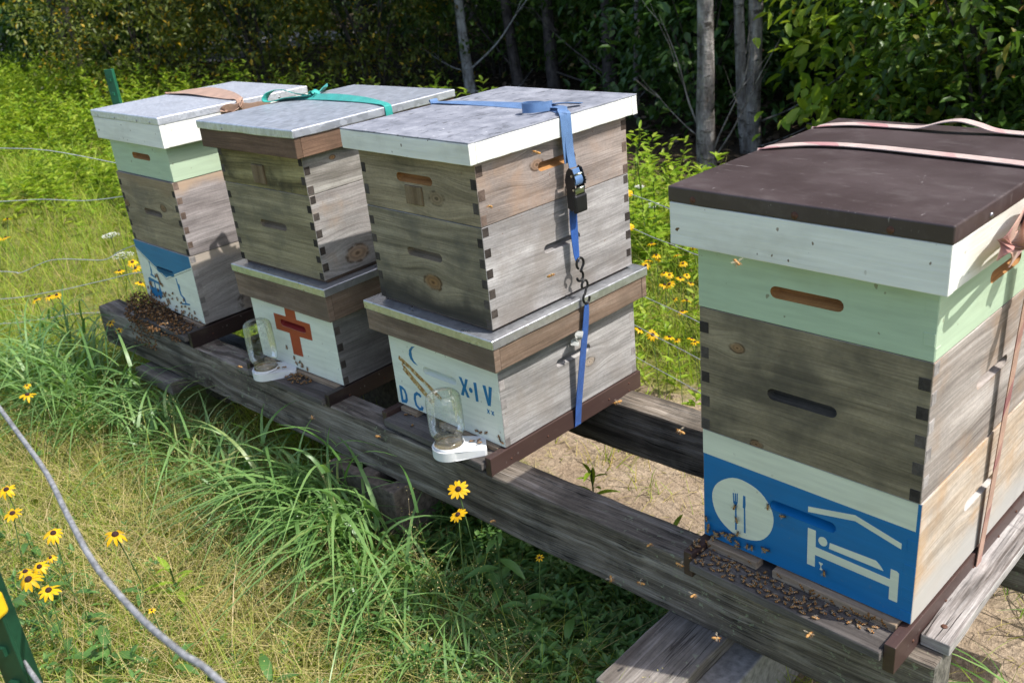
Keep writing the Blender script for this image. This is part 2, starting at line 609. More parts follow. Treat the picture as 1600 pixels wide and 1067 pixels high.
def m_endgrain(name, a, c):
    b = NT(name)
    o = b.mapping(b.obj(), loc=seed3())
    rnd = b.n("ObjectInfo").outputs['Random']
    n = b.noise(o, 420, 3, 0.7)
    n2 = b.noise(o, 60, 2, 0.6)
    col = b.mix(n, a, c)
    col = b.mix(1.0, col, b.ramp(n2, [(0.3, 0.7), (0.7, 1.25)]), 'MULTIPLY')
    col = b.mix(1.0, col, b.ramp(rnd, [(0.0, 0.6), (0.7, 1.2), (1.0, 1.7)]), 'MULTIPLY')
    b.principled(Base_Color=col, Roughness=0.9, Normal=b.bump(n, 0.5, 0.001), Specular_IOR_Level=0.15)
    return b.m


m_end_dark = m_endgrain("dark_end_grain", (0.028, 0.023, 0.02), (0.10, 0.085, 0.075))
m_end_mid = m_endgrain("brown_end_grain", (0.06, 0.042, 0.033), (0.17, 0.125, 0.10))
m_end_grey = m_endgrain("grey_end_grain", (0.16, 0.145, 0.135), (0.36, 0.335, 0.32))
KN = (0.26, 0.15, 0.08)
w_front4 = mat_wood("hive_board_olive_grey", (0.111, 0.091, 0.060), (0.262, 0.213, 0.141), (0.404, 0.336, 0.226), knots=[(-0.335, 0.424, 0.009, (0.30, 0.15, 0.06)), (-0.295, 0.246, 0.008, (0.22, 0.11, 0.05))], blotch=(0.075, 0.066, 0.052), blotch_amt=0.7, bump=0.3, specks=0.3)
w_side4 = mat_wood("hive_board_warm_grey", (0.173, 0.144, 0.126), (0.333, 0.293, 0.261), (0.480, 0.435, 0.400), blotch=(0.30, 0.205, 0.135), blotch_amt=0.75, bump=0.3, specks=0.25, contrast=1.35)
w_fresh4 = mat_wood("hive_board_fresh_pine", (0.33, 0.225, 0.14), (0.50, 0.415, 0.33), (0.58, 0.52, 0.46), knots=[(0.235, 0.135, 0.012, (0.5, 0.30, 0.14)), (0.50, 0.2, 0.01, (0.5, 0.30, 0.14))], blotch=(0.46, 0.27, 0.12), blotch_amt=0.7, band=('v', 0.10, 0.02, (0.43, 0.42, 0.40), 0.85), fine=0.6, bump=0.2, contrast=0.9)
w_f3c = mat_wood("hive_board_grey_brown", (0.130, 0.102, 0.063), (0.325, 0.259, 0.167), (0.499, 0.405, 0.271), knots=[(-0.140, 0.586, 0.016, (0.27, 0.19, 0.11))], blotch=(0.10, 0.088, 0.062), blotch_amt=0.7, bump=0.35, specks=0.3)
w_s3c = mat_wood("hive_board_pinkish_grey", (0.162, 0.130, 0.108), (0.324, 0.270, 0.236), (0.460, 0.405, 0.365), knots=[(0.185, 0.634, 0.013, (0.30, 0.17, 0.09))], blotch=(0.38, 0.235, 0.14), blotch_amt=0.55, bump=0.35, specks=0.5, contrast=1.2)
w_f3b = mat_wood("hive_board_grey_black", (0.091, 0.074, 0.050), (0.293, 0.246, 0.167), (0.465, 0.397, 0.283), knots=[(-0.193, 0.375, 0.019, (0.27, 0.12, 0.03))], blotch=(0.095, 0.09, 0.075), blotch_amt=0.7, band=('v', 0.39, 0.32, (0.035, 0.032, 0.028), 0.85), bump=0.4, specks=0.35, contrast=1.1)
w_s3b = mat_wood("hive_board_silver_grey", (0.180, 0.171, 0.164), (0.338, 0.324, 0.315), (0.480, 0.465, 0.455), blotch=(0.21, 0.18, 0.155), blotch_amt=0.55, bump=0.3, specks=0.55, contrast=1.35)
w_s3a = mat_wood("hive_board_pale_grey", (0.216, 0.205, 0.194), (0.387, 0.373, 0.360), (0.530, 0.515, 0.500), knots=[(0.318, 0.09, 0.012, (0.50, 0.40, 0.30))], blotch=(0.25, 0.215, 0.18), blotch_amt=0.5, bump=0.25, specks=0.4, contrast=1.35)
w_f2c = mat_wood("hive_board_mossy_black", (0.062, 0.050, 0.025), (0.254, 0.207, 0.094), (0.471, 0.403, 0.203), blotch=(0.035, 0.03, 0.022), blotch_amt=0.85, bump=0.45, contrast=1.5, moss=0.2)
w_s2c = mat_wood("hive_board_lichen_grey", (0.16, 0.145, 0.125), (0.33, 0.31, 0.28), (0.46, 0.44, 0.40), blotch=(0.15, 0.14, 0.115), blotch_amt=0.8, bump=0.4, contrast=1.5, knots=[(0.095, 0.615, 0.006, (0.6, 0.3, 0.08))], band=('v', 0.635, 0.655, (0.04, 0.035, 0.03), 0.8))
w_f2b = mat_wood("hive_board_olive", (0.144, 0.116, 0.069), (0.317, 0.267, 0.164), (0.475, 0.400, 0.258), blotch=(0.115, 0.108, 0.082), blotch_amt=0.6, bump=0.3, specks=0.2)
w_s2b = mat_wood("hive_board_grey_knotty", (0.173, 0.151, 0.140), (0.333, 0.310, 0.293), (0.460, 0.440, 0.420), knots=[(0.125, 0.338, 0.024, (0.42, 0.26, 0.14))], blotch=(0.45, 0.30, 0.17), blotch_amt=0.55, bump=0.3, specks=0.3, contrast=1.35)
w_s2a = mat_wood("hive_board_dark_grey", (0.12, 0.11, 0.105), (0.21, 0.20, 0.19), (0.30, 0.285, 0.275), blotch=(0.12, 0.11, 0.105), blotch_amt=0.5, bump=0.4)
w_f1b = mat_wood("hive_board_tan_grey", (0.157, 0.121, 0.076), (0.341, 0.274, 0.177), (0.499, 0.413, 0.276), knots=[(-0.392, 0.377, 0.012, (0.24, 0.12, 0.05)), (-0.112, 0.392, 0.012, (0.26, 0.14, 0.06))], blotch=(0.12, 0.105, 0.085), blotch_amt=0.6, band=('v', 0.43, 0.47, (0.27, 0.19, 0.11), 0.6), bump=0.3, specks=0.2)
w_s1b = mat_wood("hive_board_mauve_grey", (0.187, 0.162, 0.155), (0.329, 0.293, 0.284), (0.450, 0.410, 0.400), blotch=(0.27, 0.235, 0.23), blotch_amt=0.6, band=('v', 0.43, 0.475, (0.47, 0.335, 0.225), 0.8), bump=0.3, contrast=1.35)
w_s1a = mat_wood("hive_board_cool_grey", (0.22, 0.20, 0.19), (0.33, 0.305, 0.29), (0.42, 0.40, 0.385), knots=[(0.21, 0.03, 0.045, (0.30, 0.23, 0.17))], blotch=(0.23, 0.205, 0.195), blotch_amt=0.6, band=('v', 0.19, 0.225, (0.47, 0.39, 0.31), 0.7), bump=0.3)
w_rim = mat_wood("cover_board_brown", (0.085, 0.05, 0.032), (0.165, 0.10, 0.066), (0.25, 0.16, 0.11), blotch=(0.10, 0.065, 0.042), blotch_amt=0.6, bump=0.35, specks=0.2)
w_rim2 = mat_wood("cover_board_grey_brown", (0.115, 0.078, 0.052), (0.22, 0.155, 0.112), (0.33, 0.255, 0.20), blotch=(0.12, 0.09, 0.065), blotch_amt=0.6, bump=0.35, specks=0.3)
w_land = mat_wood("landing_board_grey", (0.06, 0.052, 0.046), (0.125, 0.11, 0.10), (0.20, 0.182, 0.168), blotch=(0.05, 0.043, 0.04), blotch_amt=0.7, bump=0.6, contrast=1.4, fib=(0.6, 1.25))
w_strip = mat_wood("entrance_wood", (0.17, 0.115, 0.07), (0.33, 0.245, 0.165), (0.48, 0.39, 0.29), blotch=(0.10, 0.06, 0.035), blotch_amt=0.7, bump=0.4)
w_slot = mat_wood("handhold_fresh_wood", (0.28, 0.12, 0.035), (0.43, 0.21, 0.07), (0.52, 0.30, 0.13), bump=0.2, rough=0.7)
w_slot_grey = mat_wood("handhold_tan_wood", (0.15, 0.115, 0.075), (0.27, 0.21, 0.14), (0.36, 0.29, 0.2), bump=0.3)
w_slot_dark = mat_wood("handhold_stained_shaded_wood", (0.03, 0.026, 0.02), (0.065, 0.056, 0.044), (0.11, 0.096, 0.078), bump=0.3)  # dirty stained wood, with the recess's shade also put into the colour
w_block = mat_wood("glued_block_wood", (0.12, 0.075, 0.04), (0.22, 0.155, 0.09), (0.31, 0.235, 0.15), bump=0.3)
m_galv = mat_galv("galvanised_sheet", stain=0.2, rough=0.28)
m_galv_new = mat_galv("new_galvanised_sheet", (0.70, 0.72, 0.76), 0.48, 170, 0.04)
m_galv_old = mat_galv("streaked_galvanised_sheet", (0.64, 0.67, 0.72), 0.42, 70, 0.4, (2.5, 0.8, 1))


def mk_felt():
    b = NT("weathered_cover_sheet")
    uv = b.obj()
    p = b.mapping(uv, loc=seed3())
    n = b.noise(p, 16, 6, 0.7)
    n2 = b.noise(b.mapping(uv, scale=(14, 5, 1), rot=(0, 0, 0.4)), 4.0, 5, 0.75)
    c = b.ramp(n, [(0.3, (0.15, 0.16, 0.185)), (0.5, (0.235, 0.245, 0.28)), (0.66, (0.33, 0.34, 0.375))])
    c = b.mix(b.smooth(n2, 0.56, 0.63), c, (0.11, 0.115, 0.13))
    c = b.mix(b.smooth(b.noise(p, 11, 2), 0.70, 0.74), c, (0.36, 0.18, 0.08))
    c = b.mix(b.smooth(b.noise(b.mapping(uv, scale=(8, 20, 1), rot=(0, 0, -0.5)), 3.0, 4, 0.8), 0.66, 0.7), c, (0.66, 0.66, 0.68))
    b.principled(Base_Color=c, Roughness=0.6, Normal=b.bump(b.math('ADD', n2, n), 0.4, 0.004), Specular_IOR_Level=0.4)
    return b.m


m_felt = mk_felt()


def mk_brown_metal():
    b = NT("brown_painted_sheet_metal")
    o = b.obj()
    p = b.mapping(o, loc=seed3())
    n = b.noise(p, 5, 4, 0.6)
    c = b.mix(b.smooth(n, 0.4, 0.75), (0.047, 0.032, 0.031), (0.074, 0.054, 0.053))
    sc = b.smooth(b.noise(b.mapping(o, scale=(40, 9, 9), rot=(0, 0, 0.6)), 2.0, 3, 0.7), 0.68, 0.73)
    sp = b.smooth(b.noise(p, 230, 2), 0.70, 0.74)
    sp = b.math('MULTIPLY', sp, b.smooth(b.noise(p, 7, 2), 0.47, 0.6))
    dust = b.smooth(b.noise(b.mapping(o, loc=(3, 1, 0), scale=(1.0, 1.6, 1)), 13, 5, 0.7), 0.5, 0.72)
    c = b.mix(b.math('MULTIPLY', dust, 0.4), c, (0.125, 0.105, 0.10))
    sc2 = b.smooth(b.noise(b.mapping(o, scale=(5, 60, 9), rot=(0, 0, -0.45)), 1.6, 3, 0.6), 0.69, 0.73)
    sc = b.math('MAXIMUM', sc, sc2)
    c = b.mix(b.math('MULTIPLY', b.math('MAXIMUM', sc, sp), 0.6), c, (0.33, 0.30, 0.29))
    r = b.math('MULTIPLY_ADD', n, 0.25, 0.33)
    nr = b.bump(b.noise(p, 2.6, 2), 0.5, 0.03)
    b.principled(Base_Color=c, Roughness=r, Normal=nr, Specular_IOR_Level=0.5)
    return b.m


m_brown_metal = mk_brown_metal()
m_screw = mat_plain("screw_steel", (0.35, 0.35, 0.36), 0.4, 0.9, 0.2, 300)
m_screw_rust = mat_plain("rusty_screw", (0.10, 0.045, 0.028), 0.7, 0.3, 0.4, 400, 0.3)
m_plugs = mat_plain("dark_nail_hole", (0.03, 0.025, 0.022), 0.9)
BW, BD = 0.413, 0.505


def stadium(cx, cz, w, h, n=6):
    pts = []
    r = h / 2
    for k in range(n + 1):
        a = math.pi / 2 + math.pi * k / n
        pts.append((cx - w / 2 + r + r * math.cos(a), cz + r * math.sin(a)))
    for k in range(n + 1):
        a = -math.pi / 2 + math.pi * k / n
        pts.append((cx + w / 2 - r + r * math.cos(a), cz + r * math.sin(a)))
    return pts


def hive_box(parent, z0, z1, ox, oy, w, d, mats, slots=(), joints=None, pitch=0.047, jcols=('FR', 'FL', 'SF', 'SB'), phase=0):
    """one box of a hive. mats = (front, side, rim). slots: (face, centre along the face, centre z, material)"""
    x0, x1 = -BW / 2 - w / 2 + ox, -BW / 2 + w / 2 + ox
    y0, y1 = BD / 2 - d / 2 + oy, BD / 2 + d / 2 + oy
    z0 += 0.0008; z1 -= 0.0008
    bm = bmesh.new()

    def panel(a0, a1, holes, fn, out):
        loops = [[(a0, z0), (a1, z0), (a1, z1), (a0, z1)]] + holes
        vl = [[bm.verts.new(fn(a, z)) for a, z in lp] for lp in loops]
        eds = [bm.edges.new((lp[i], lp[(i + 1) % len(lp)])) for lp in vl for i in range(len(lp))]
        if holes:
            r = bmesh.ops.triangle_fill(bm, use_beauty=True, edges=eds, normal=out)
            fs = [g for g in r['geom'] if isinstance(g, bmesh.types.BMFace)]
        else:
            fs = [bm.faces.new(vl[0])]
        for f in fs:
            f.normal_update()
            if f.normal.dot(Vector(out)) < 0: f.normal_flip()
    hF = [stadium(c, z, 0.128, 0.021) for f, c, z, m in slots if f == 'F']
    hS = [stadium(c, z, 0.128, 0.021) for f, c, z, m in slots if f == 'S']
    panel(x0, x1, hF, lambda a, z: (a, y0, z), (0, -1, 0))
    panel(x0, x1, [], lambda a, z: (a, y1, z), (0, 1, 0))
    panel(y0, y1, hS, lambda a, z: (x1, a, z), (1, 0, 0))
    panel(y0, y1, [], lambda a, z: (x0, a, z), (-1, 0, 0))
    for zz, nn in ((z0, -1), (z1, 1)):
        f = bm.faces.new([bm.verts.new(p) for p in ((x0, y0, zz), (x1, y0, zz), (x1, y1, zz), (x0, y1, zz))])
        f.normal_update()
        if f.normal.z * nn < 0: f.normal_flip()
    bmesh.ops.remove_doubles(bm, verts=bm.verts, dist=1e-5)
    eds = [e for e in bm.edges if len(e.link_faces) == 2 and e.calc_face_angle(0) > 0.5]
    bev(bm, 0.0009, 1, eds)
    for f in bm.faces:
        n = f.normal
        f.material_index = 2 if abs(n.z) > 0.7 else (1 if abs(n.x) > 0.7 else 0)
    me = bpy.data.meshes.new("hive_box")
    bm.normal_update(); bm.to_mesh(me); bm.free()
    uvl = me.uv_layers.new(name="UVMap")
    for p in me.polygons:
        n = p.normal
        for li in p.loop_indices:
            c = me.vertices[me.loops[li].vertex_index].co
            uvl.data[li].uv = (c.y, c.z) if abs(n.x) > 0.7 else ((c.x, c.y) if abs(n.z) > 0.7 else (c.x, c.z))
    b = link("hive_box", me, list(mats), parent)
    # hand holds: a slanted recess cut into the board
    for f, c, z, m in slots:
        bm = bmesh.new()
        def P(a, q, dep):
            return (a, y0 + dep, q) if f == 'F' else (x1 - dep, a, q)
        rows = []
        for k in range(27):
            aa = math.pi * k / 26
            w2, r_ = 0.064, 0.0105
            if k < 7: a = c - w2 + r_ - r_ * math.cos(math.pi / 2 * k / 6.5); hh = r_ * math.sin(math.pi / 2 * k / 6.5)
            elif k > 19: a = c + w2 - r_ + r_ * math.cos(math.pi / 2 * (26 - k) / 6.5); hh = r_ * math.sin(math.pi / 2 * (26 - k) / 6.5)
            else: a = c - w2 + r_ + (2 * w2 - 2 * r_) * (k - 6) / 14; hh = r_
            hh = max(hh, 0.0002)
            e = hh / r_
            rows.append([bm.verts.new(P(a, z + q * hh, dep)) for q, dep in ((-1, 0.0), (-0.97, 0.0015), (-0.3, 0.002 + 0.015 * e), (0.35, 0.002 + 0.022 * e), (0.97, 0.002 + 0.024 * e), (1, 0.0))])
        for ra, rb in zip(rows, rows[1:]):
            for i in range(5):
                bm.faces.new((ra[i], rb[i], rb[i + 1], ra[i + 1]) if f == 'F' else (ra[i], rb[i], rb[i + 1], ra[i + 1]))
        obj("handhold", bm, m, b, grain=0 if f == 'F' else 1)
    # finger joints: end grain standing a hair proud of the faces
    if joints is not None:
        n = int((z1 - z0) / (pitch / 2))
        hf = (z1 - z0) / n
        for k in range(n):
            za, zb = z0 + k * hf + random.uniform(0.0004, 0.0028), z0 + (k + 1) * hf - random.uniform(0.0004, 0.0028)
            even = (k + phase) % 2 == 0
            pr = 0.0003 + random.random() * 0.0007
            for cname in jcols:
                if cname in ('FR', 'FL') and even:
                    xa, xb = (x1 - 0.0195, x1 - 0.0012) if cname == 'FR' else (x0 + 0.0012, x0 + 0.0195)
                    dm = (xa + random.uniform(-.0015, .002), xb + random.uniform(-0.001, 0.0004), y0 - pr, y0 + 0.002, za, zb)
                elif cname in ('SF', 'SB') and not even:
                    ya, yb = (y0 + 0.0012, y0 + 0.0195) if cname == 'SF' else (y1 - 0.0195, y1 - 0.0012)
                    dm = (x1 - 0.002, x1 + pr, ya + random.uniform(-.0004, .0008), yb - random.uniform(-.0015, .002), za, zb)
                else:
                    continue
                m = joints[0] if cname in ('FR', 'FL') else joints[1]
                if callable(m): m = m((za + zb) / 2)
                if m is None: continue
                box_obj("box_joint", dm, m, b, bevel=0.0004, seg=1, grain=0)
    return b, (x0, x1, y0, y1)


def art(parent, name, polys, y, mat, holes=(), proud=0.0005):
    """paint film on the front of a box"""
    bm = bmesh.new()
    for pts in polys:
        poly_prism(bm, [(x / 1000, z / 1000) for x, z in pts], y - proud, y + 0.0003, [[(x / 1000, z / 1000) for x, z in h] for h in holes])
    return obj(name, bm, mat, parent, grain=0)


def circ(cx, cz, r, n=36, rz=None, wob=0.0):
    rz = rz or r
    return [(cx + (r + wob * math.sin(5 * a)) * math.cos(a), cz + (rz + wob * math.cos(7 * a)) * math.sin(a)) for a in (2 * math.pi * k / n for k in range(n))]


def stroke(pts, w):
    """polygon of a brush stroke of width w along pts"""
    P = [Vector((x, z)) for x, z in pts]
    L, R = [], []
    for i, p in enumerate(P):
        t = (P[min(i + 1, len(P) - 1)] - P[max(i - 1, 0)]).normalized()
        n = Vector((-t.y, t.x)) * w / 2
        L.append(tuple(p + n)); R.append(tuple(p - n))
    return L + R[::-1]


def screw(parent, loc, axis, mat, r=0.004):
    bm = bmesh.new()
    lathe(bm, [(0.0, 0.0022), (r * 0.6, 0.002), (r, 0.0009), (r * 1.15, 0.0), (r * 1.1, -0.001)], 10)
    bmesh.ops.remove_doubles(bm, verts=bm.verts, dist=1e-6)
    M = {'y': Matrix.Rotation(math.pi / 2, 4, 'X'), 'x': Matrix.Rotation(math.pi / 2, 4, 'Y'), 'z': Matrix.Identity(4)}[axis]
    bmesh.ops.transform(bm, matrix=M, verts=bm.verts)
    bmesh.ops.recalc_face_normals(bm, faces=bm.faces)
    return obj("screw", bm, mat, parent, loc)


def cover(parent, name, w, d, ox, oy, zb, zm, zt, m_rim, m_top, inset=0.0015, dent=0.0012, bevel=0.003, jit=0.0007):
    cx, cy = -BW / 2 + ox, BD / 2 + oy
    x0, x1, y0, y1 = cx - w / 2, cx + w / 2, cy - d / 2, cy + d / 2
    i = inset
    t = 0.019
    root = empty(name, (cx, cy, zb))
    root.parent = parent
    # four rim boards, end boards between the side boards
    sh = lambda a: (a[0] - cx, a[1] - cx, a[2] - cy, a[3] - cy, a[4] - zb, a[5] - zb)
    for k, dm in enumerate(((x0 + i, x1 - i, y0 + i, y0 + i + t, zb, zm), (x0 + i, x1 - i, y1 - i - t, y1 - i, zb, zm))):
        box_obj("rim_board", sh(dm), m_rim, root, 0.0018, grain=0, jitter=jit, cuts=22, off=k * 0.7)
    for k, dm in enumerate(((x1 - i - t, x1 - i - 0.0004, y0 + i + t + 0.0003, y1 - i - t - 0.0003, zb + 0.0004, zm), (x0 + i + 0.0004, x0 + i + t, y0 + i + t + 0.0003, y1 - i - t - 0.0003, zb + 0.0004, zm))):
        box_obj("rim_board", sh(dm), m_rim, root, 0.0018, grain=1, jitter=jit, cuts=26, off=1.3 + k * 0.7)
    # sheet folded over the top
    bm = bmesh.new()
    add_box(bm, *sh((x0, x1, y0, y1, zm, zt)))
    for ax, a0, a1, k in ((0, x0 - cx, x1 - cx, 14), (1, y0 - cy, y1 - cy, 16)):
        for q in range(1, k):
            co = [0, 0, 0]; co[ax] = a0 + (a1 - a0) * q / k
            no = [0, 0, 0]; no[ax] = 1
            bmesh.ops.bisect_plane(bm, geom=bm.verts[:] + bm.edges[:] + bm.faces[:], plane_co=co, plane_no=no)
    sd = random.random() * 50
    for v in bm.verts:
        tp = v.co.z > zt - zb - 1e-4
        ex = min(abs(v.co.x - (x0 - cx)), abs(v.co.x - (x1 - cx)), abs(v.co.y - (y0 - cy)), abs(v.co.y - (y1 - cy)))
        nz = mnoise.noise(Vector((v.co.x * 5 + sd, v.co.y * 5, 0)))
        if tp:
            v.co.z += nz * dent * (1 if ex > 0.005 else 0.3)
        else:
            v.co.z += mnoise.noise(Vector((v.co.x * 9 + sd, v.co.y * 9, 5))) * dent * 0.9
    bev(bm, bevel, 3, [e for e in bm.edges if len(e.link_faces) == 2 and e.calc_face_angle(0) > 0.8])
    obj("metal_sheet" if m_top is not m_felt else "top_sheet", bm, m_top, root, grain=1, smooth=False)
    return root, (x0, x1, y0, y1)


def bottom_board(parent, zb, m_rail, land_dx=0.0, zt_rail=-0.006, hgt=0.056, y_front=-0.058, strip_gap=None):
    root = empty("bottom_board", (-BW / 2, 0, zb))
    root.parent = parent
    hx = BW / 2
    for s in (1, -1):
        xa, xb = (hx - 0.016, hx + 0.004) if s > 0 else (-hx - 0.004, -hx + 0.016)
        r = box_obj("rail", (xa, xb, y_front, BD + 0.012, zt_rail - hgt, zt_rail), m_rail, root, 0.0015, grain=1, jitter=0.0003, cuts=8, end_slot=0)
        if s > 0:
            for yy in (0.03, 0.16, 0.28, 0.40, 0.485):
                for dz in ((-0.03,) if yy < 0.48 else (-0.018, -0.04)):
                    screw(root, (xb, yy - 0.02, zt_rail + dz), 'x', m_screw_rust, 0.0028)
    zl = zt_rail - 0.0135
    box_obj("landing_board", (-hx + 0.0165, hx - 0.0165, y_front - 0.012, 0.20, zl - 0.02, zl), w_land, root, 0.003, grain=0, jitter=0.0012, cuts=14)
    box_obj("floor_board", (-hx + 0.0165, hx - 0.0165, 0.2005, BD, zl - 0.02, zl), w_land, root, 0.002, grain=0)
    # entrance strip with a worn doorway in it
    a, b_ = (-0.09, 0.0) if strip_gap is None else strip_gap
    zs = -0.0015
    for xa, xb in ((-hx + 0.018, a), (b_, hx - 0.018)):
        box_obj("entrance_strip", (xa, xb, -0.0115, 0.014, zl + 0.0003, zs - 0.0005), w_strip, root, 0.002, grain=0, jitter=0.0012, cuts=10)
    return root, zl + zb


LABEL = {
    1: "stacked beehive farthest left with bees swarming over its blue and white gable pictogram",
    2: "stacked beehive with a red cross painted on its white bottom box",
    3: "grey wooden beehive with D C X IV lettering and a blue ratchet strap",
    4: "nearest beehive with dark brown metal lid, mint box and blue fork and bed pictograms",
}
HV = {1: (-2.3926, -0.0007, 0.011, 0.0), 2: (-1.6326, 0.0166, 0.039, -0.0253), 3: (-0.986, 0.0298, -0.006, -0.0134), 4: (0, 0, -0.018, 0.0)}
hive = {}
for h in (4, 3, 2, 1):
    x, y, a, zb = HV[h]
    hive[h] = empty("beehive", (x, y, 0), a, LABEL[h], "beehive", "beehives in a row on the timber stand")

# ---- hive 4 (nearest)
H = hive[4]
b4a, e4 = hive_box(H, 0.0, 0.2394, 0.0016, 0.0026, 0.4114, 0.505, (m_blue, w_fresh4, w_fresh4), [('F', -0.203, 0.131, m_blue), ('S', 0.25, 0.133, w_fresh4)], (lambda z: m_blue if z < 0.165 else None, w_fresh4), jcols=('FR',), phase=0)
yf = e4[2]
art(b4a, "painted_band", [[(-410.3, 187), (-5.7, 185), (-5.7, 237.6), (-410.3, 237.6)]], yf, m_pale)
art(b4a, "painted_plate", [circ(-325, 94, 66, 40, 64, 0.6)], yf, m_pale)
art(b4a, "painted_fork", [[(-345, 123), (-342.6, 123), (-342, 106), (-340.8, 106), (-340.6, 124), (-338.2, 124), (-338, 106), (-336.8, 106), (-336.5, 125), (-334.2, 126), (-334.5, 105), (-337, 97), (-335.8, 44), (-339.6, 42), (-340, 97), (-344, 102)]], yf - 0.0005, m_blue, proud=0.0004)
art(b4a, "painted_knife", [[(-322.5, 126), (-318, 125.5), (-317.2, 106), (-318.2, 98), (-316.6, 44), (-320.4, 44), (-321, 98), (-323.2, 99)]], yf - 0.0005, m_blue, proud=0.0004)
art(b4a, "painted_roof", [[(-192, 156), (-107, 174), (-26, 153), (-26, 142), (-106, 162.5), (-192, 145)]], yf, m_pale)
art(b4a, "painted_bed", [[(-191, 112), (-176, 112), (-175, 78), (-40, 75), (-40, 96), (-30, 96), (-26, 93), (-25, 34), (-39.5, 34), (-40, 59.5), (-175.5, 61), (-175, 35), (-190, 35)]], yf, m_pale)
art(b4a, "painted_sleeper_head", [circ(-162, 95.5, 8.4, 20, 9.2)], yf, m_pale)
art(b4a, "painted_sleeper_body", [[(-149, 98.5), (-66, 100.5), (-59, 95), (-52, 86), (-150, 86)]], yf, m_pale)
art(b4a, "painted_hourglass", [[(-167.5, 49.5), (-160, 49), (-160, 48), (-162.8, 43), (-162.6, 38), (-159.5, 36), (-160, 34), (-165.5, 34), (-165, 36), (-164, 38), (-164.2, 43), (-167.5, 48)]], yf, m_pale)
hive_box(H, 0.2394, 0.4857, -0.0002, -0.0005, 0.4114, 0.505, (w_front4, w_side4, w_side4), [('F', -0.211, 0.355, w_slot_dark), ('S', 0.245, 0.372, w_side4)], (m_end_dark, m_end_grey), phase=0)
hive_box(H, 0.4857, 0.6041 + 0.05, -0.0006, -0.002, 0.4114, 0.505, (m_mint, m_mint, m_mint), [('F', -0.208, 0.543, w_slot), ('S', 0.25, 0.556, w_slot)], (m_mint, m_mint), jcols=('FR', 'SF'), phase=1)
c4, ce = cover(H, "cover", 0.4701, 0.5723, -0.0067, -0.0017, 0.6041, 0.6789, 0.7066, m_white, m_brown_metal, dent=0.0025)
for lx in (-0.185, 0.0, 0.148):
    screw(c4, (lx, -0.5723 / 2 - 0.0003, 0.6789 - 0.6041 + 0.009), 'y', m_screw_rust, 0.0052)
for ly in (-0.16, 0.05):
    screw(c4, (0.4701 / 2 + 0.0003, ly, 0.6789 - 0.6041 + 0.008), 'x', m_screw, 0.0045)
bb4, LZ4 = bottom_board(H, 0.0, m_brown_paint, strip_gap=(-0.078, -0.046))

# ---- hive 3
H = hive[3]
b3a, e3 = hive_box(H, -0.0134, 0.2061 + 0.035, -0.0001, -0.0005, 0.4134, 0.5067, (m_front_white, w_s3a, w_s3a), [('F', -0.219, 0.120, m_front_white), ('S', 0.2595, 0.131, w_s3a)], (m_front_white, m_end_grey), jcols=('FR', 'SF', 'SB'), phase=1)
jb = [o for o in b3a.children if o.name.startswith("box_joint")]
yf = e3[2]
art(b3a, "painted_moon", [[(-304, 179), (-318, 176), (-330, 164), (-334, 150), (-330, 138), (-318, 129), (-303, 126.5), (-316, 135), (-322, 147), (-321, 162), (-314, 172)]], yf, m_ink)
art(b3a, "painted_letter", [[(-399, 43), (-386, 43), (-374, 36), (-369, 22), (-370, 5), (-378, -6), (-399, -8)]], yf, m_ink, holes=[[(-390, 34), (-389.5, 2), (-382, 3), (-378.5, 9), (-378, 22), (-382, 32)]])
art(b3a, "painted_letter", [stroke([(-310, 33), (-314, 38), (-324, 40), (-334, 33), (-338, 18), (-335, 2), (-324, -6), (-313, -4), (-309, 5)], 9)], yf, m_ink)
art(b3a, "painted_letter", [[(-143, 140), (-133, 140), (-126, 121), (-119, 140), (-110, 140), (-121, 114), (-111, 90), (-121, 89), (-127, 105), (-133, 90), (-143, 90), (-132, 115)]], yf, m_ink)
art(b3a, "painted_dot", [circ(-103.5, 113.5, 6.5, 16, 6.8)], yf, m_ink)
art(b3a, "painted_letter", [[(-90, 139), (-80, 140), (-79.5, 89), (-89, 88)]], yf, m_ink)
art(b3a, "painted_letter", [[(-58, 141), (-47, 142), (-42, 108), (-36, 143), (-25, 143), (-37, 90), (-47, 89)]], yf, m_ink)
for cx in (-47.5, -32.5):
    art(b3a, "painted_cross_mark", [[(cx - 5, 78), (cx - 2, 78), (cx, 74.5), (cx + 2, 78), (cx + 5, 78), (cx + 2, 72.5), (cx + 5, 67), (cx + 2, 67), (cx, 70.5), (cx - 2, 67), (cx - 5, 67), (cx - 2, 72.5)]], yf, m_ink)
art(b3a, "rusty_outline", [stroke([(-381, 130), (-340, 112), (-300, 91), (-262, 72), (-225, 52)], 13), stroke([(-366, 104), (-330, 77), (-293, 52), (-262, 29)], 17), stroke([(-363, 103), (-370, 113), (-362, 118), (-352, 113)], 6)], yf, m_rust_line, proud=0.0003)
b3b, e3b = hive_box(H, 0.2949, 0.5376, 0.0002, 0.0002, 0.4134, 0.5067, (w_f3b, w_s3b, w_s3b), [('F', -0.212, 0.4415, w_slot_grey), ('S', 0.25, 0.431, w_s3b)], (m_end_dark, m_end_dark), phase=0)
b3c, e3c = hive_box(H, 0.5376, 0.681 + 0.02, 0.0008, -0.0002, 0.4134, 0.5067, (w_f3c, w_s3c, w_s3c), [('F', -0.211, 0.623, w_slot), ('S', 0.252, 0.626, w_slot)], (m_end_dark, m_end_mid), phase=1)
box_obj("glued_block", (-0.247, -0.186, e3c[2] - 0.004, e3c[2] + 0.001, 0.562, 0.607), w_block, b3c, 0.002, grain=2)
c3, ce3 = cover(H, "cover", 0.456, 0.5595, -0.0035, 0.0004, 0.681, 0.7255, 0.7293, m_white_old, m_felt, inset=0.0, dent=0.003, bevel=0.0012, jit=0.0016)
